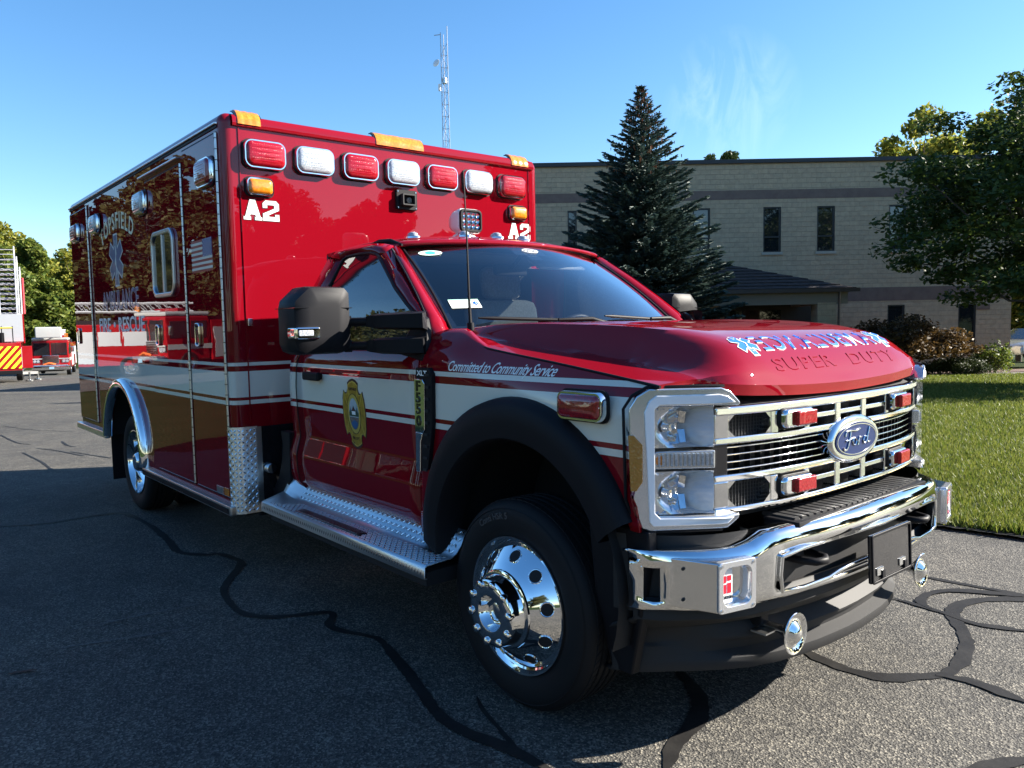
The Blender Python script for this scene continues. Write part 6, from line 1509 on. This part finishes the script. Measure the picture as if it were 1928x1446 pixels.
wheels(LT, (1.6, 2.9, 6.0), 1.22); boxb('cab', 6.6, 9.2, -1.22, 1.22, .62, 2.8, M_FR, LT, .1); boxb('cab_rear_window', 6.58, 6.6, -.9, .9, 1.7, 2.5, M_TGL, LT)
# raised ladder seen from behind, leaning away
el = math.radians(68); base = Vector((1.2, -.75, 2.6)); dv = Vector((math.cos(el), 0, math.sin(el))); nv_ = Vector((-math.sin(el), 0, math.cos(el)))
for i, (hw_, L0, L1) in enumerate(((.62, 0, 3.9), (.50, .3, 4.5), (.40, .6, 5.1))):
    mb = MB(); o0 = nv_*(.10*i)
    for sg in (-1, 1):
        for hh in (0, .45): mb.tube([base+o0+dv*L0+Vector((0, sg*hw_, 0))+nv_*hh, base+o0+dv*L1+Vector((0, sg*hw_, 0))+nv_*hh], .035, 6)
        k = L0
        while k < L1-.4: mb.tube([base+o0+dv*k+Vector((0, sg*hw_, 0)), base+o0+dv*(k+.35)+Vector((0, sg*hw_, 0))+nv_*.45], .016, 4); k += .35
    k = L0
    while k < L1: mb.tube([base+o0+dv*k+Vector((0, -hw_, 0)), base+o0+dv*k+Vector((0, hw_, 0))], .022, 4); k += .30
    mb.build('ladder_section', M_SLV, LT)
tube('ladder_side_light', [base+dv*1.0+Vector((0, -.72, .2)), base+dv*3.2+Vector((0, -.72, .2))], .07, M_FR, LT)
# ---- the lot and trees on the near side, seen mirrored in the paint and chrome
engine((-37, -7.5), math.radians(115), 'red fire engine with a ladder mirrored in the rear half of the ambulance side', None, True)
engine((-35.5, -13.5), math.radians(70), 'red fire engine mirrored in the front half of the ambulance side', None, False)
engine((-27, -17.5), math.radians(60), 'red fire engine mirrored in the cab door', None, False)
LF_MR = leafmat('roadside_leaf', (.022, .034, .010), (.085, .080, .022), .3)
crM, crM2 = crD.copy(), crE.copy()
for q_ in (crM, crM2): q_.materials[0] = LF_MR
sc = spruce(10.5, 3.4, 9, False, 26)
for i, (x, y, s_, rz) in enumerate(((-47, -8.0, .80, 0), (-44, -13, 1.0, 1), (-40, -22, 1.0, 3), (-28, -27, 1.05, 5))):
    place_spruce(sc[0], sc[1], None, (x, y), 'dark conifer mirrored in the side of the ambulance box', s_, rz, 'conifers mirrored in the ambulance')
for i, (x, y, s_, rz, b) in enumerate(((-50, -5.5, .74, 0, 0), (-48, -10.5, .80, 1, 1), (-46, -15.5, .82, 2, 0), (-42, -18.5, .78, 3, 1), (-37, -23, .76, 4, 0), (-31, -24, .72, 5, 1), (-60, -12, .62, 0, 0), (-58, -22, .7, 1.3, 1), (-50, -28, .65, 2.3, 0), (-20, -30, .62, 0, 1), (-11, -31, .65, 1, 0), (-3, -32, .62, 2., 0), (7, -33, .6, 3.1, 1), (17, -31, .58, .4, 0), (27, -26, .55, 1.9, 1), (33, -18, .58, 2.7, 0), (36, -9, .52, 3.7, 1), (38, 0, .55, 5.7, 0), (40, 9, .5, 4.7, 1), (37, 15, .62, 1, 0), (34, 20, .66, 2, 1), (29, 25, .66, 3, 0), (23, 29, .68, 4, 1), (16, 32, .66, 5, 0), (10, 35, .62, .5, 1))):
    t_, c_ = ((tmD, crM), (tmE, crM2))[b]
    tree('roadside_tree', t_, c_, (x, y), 'broadleaf tree across the driveway mirrored in the ambulance paint and chrome', 'tree', 'trees mirrored in the ambulance', s_, rz)
# ---- parked car peeping past the building corner
cxy = CB(36.5, uL(1938, 36.5)); CAR = empty('parked_car', (cxy[0], cxy[1], gz(*cxy)+.35), YAW+PI/2+.5); tag(CAR, 'silver blue car parked beyond the corner of the tan building', 'car')
M_CP = mat('car_silver_blue', (.28, .33, .38), .25, .5, 1)
secs = []
for y, k in ((-.88, .86), (-.80, .97), (-.4, 1.0), (.4, 1.0), (.80, .97), (.88, .86)):
    P_ = [(-2.2, .35), (-2.25, .75), (-1.9, .95), (-1.2, 1.0), (1.0, .98), (2.0, .78), (2.2, .6), (2.15, .32)]; secs.append([(x*(.97 if abs(y) > .85 else 1), y, .62+(z-.62)*k) for x, z in P_])
loft('body', secs, M_CP, CAR, closed=True, capped=True, smooth=50)
loft('greenhouse', [[(x, y*k, z) for y in (-.78, .78)] for x, z, k in ((-1.95, .95, 1), (-1.2, 1.42, .82), (.1, 1.46, .82), (1.05, .97, 1))], M_CP, CAR)
for sg in (-1, 1): mk('side_window', [(-1.6, sg*.79, 1.0), (.85, sg*.79, 1.0), (.1, sg*.655, 1.41), (-1.15, sg*.655, 1.38)], [(0, 1, 2, 3)], M_TGL, CAR, 0)
mk('windshield', [(.12, -.60, 1.46), (.12, .60, 1.46), (1.02, .72, 1.0), (1.02, -.72, 1.0)], [(0, 1, 2, 3)], M_TGL, CAR, 0); mk('rear_window', [(-1.22, -.60, 1.43), (-1.22, .60, 1.43), (-1.92, .72, .98), (-1.92, -.72, .98)], [(3, 2, 1, 0)], M_TGL, CAR, 0)
for x in (-1.35, 1.35):
    for sg in (-1, 1): lathe('wheel', [(0, .01), (.2, .01), (.22, -.02), (.32, -.01), (.33, -.2)], M_RUB, CAR, (x, sg*.86, .33), 24, 'y', sg)
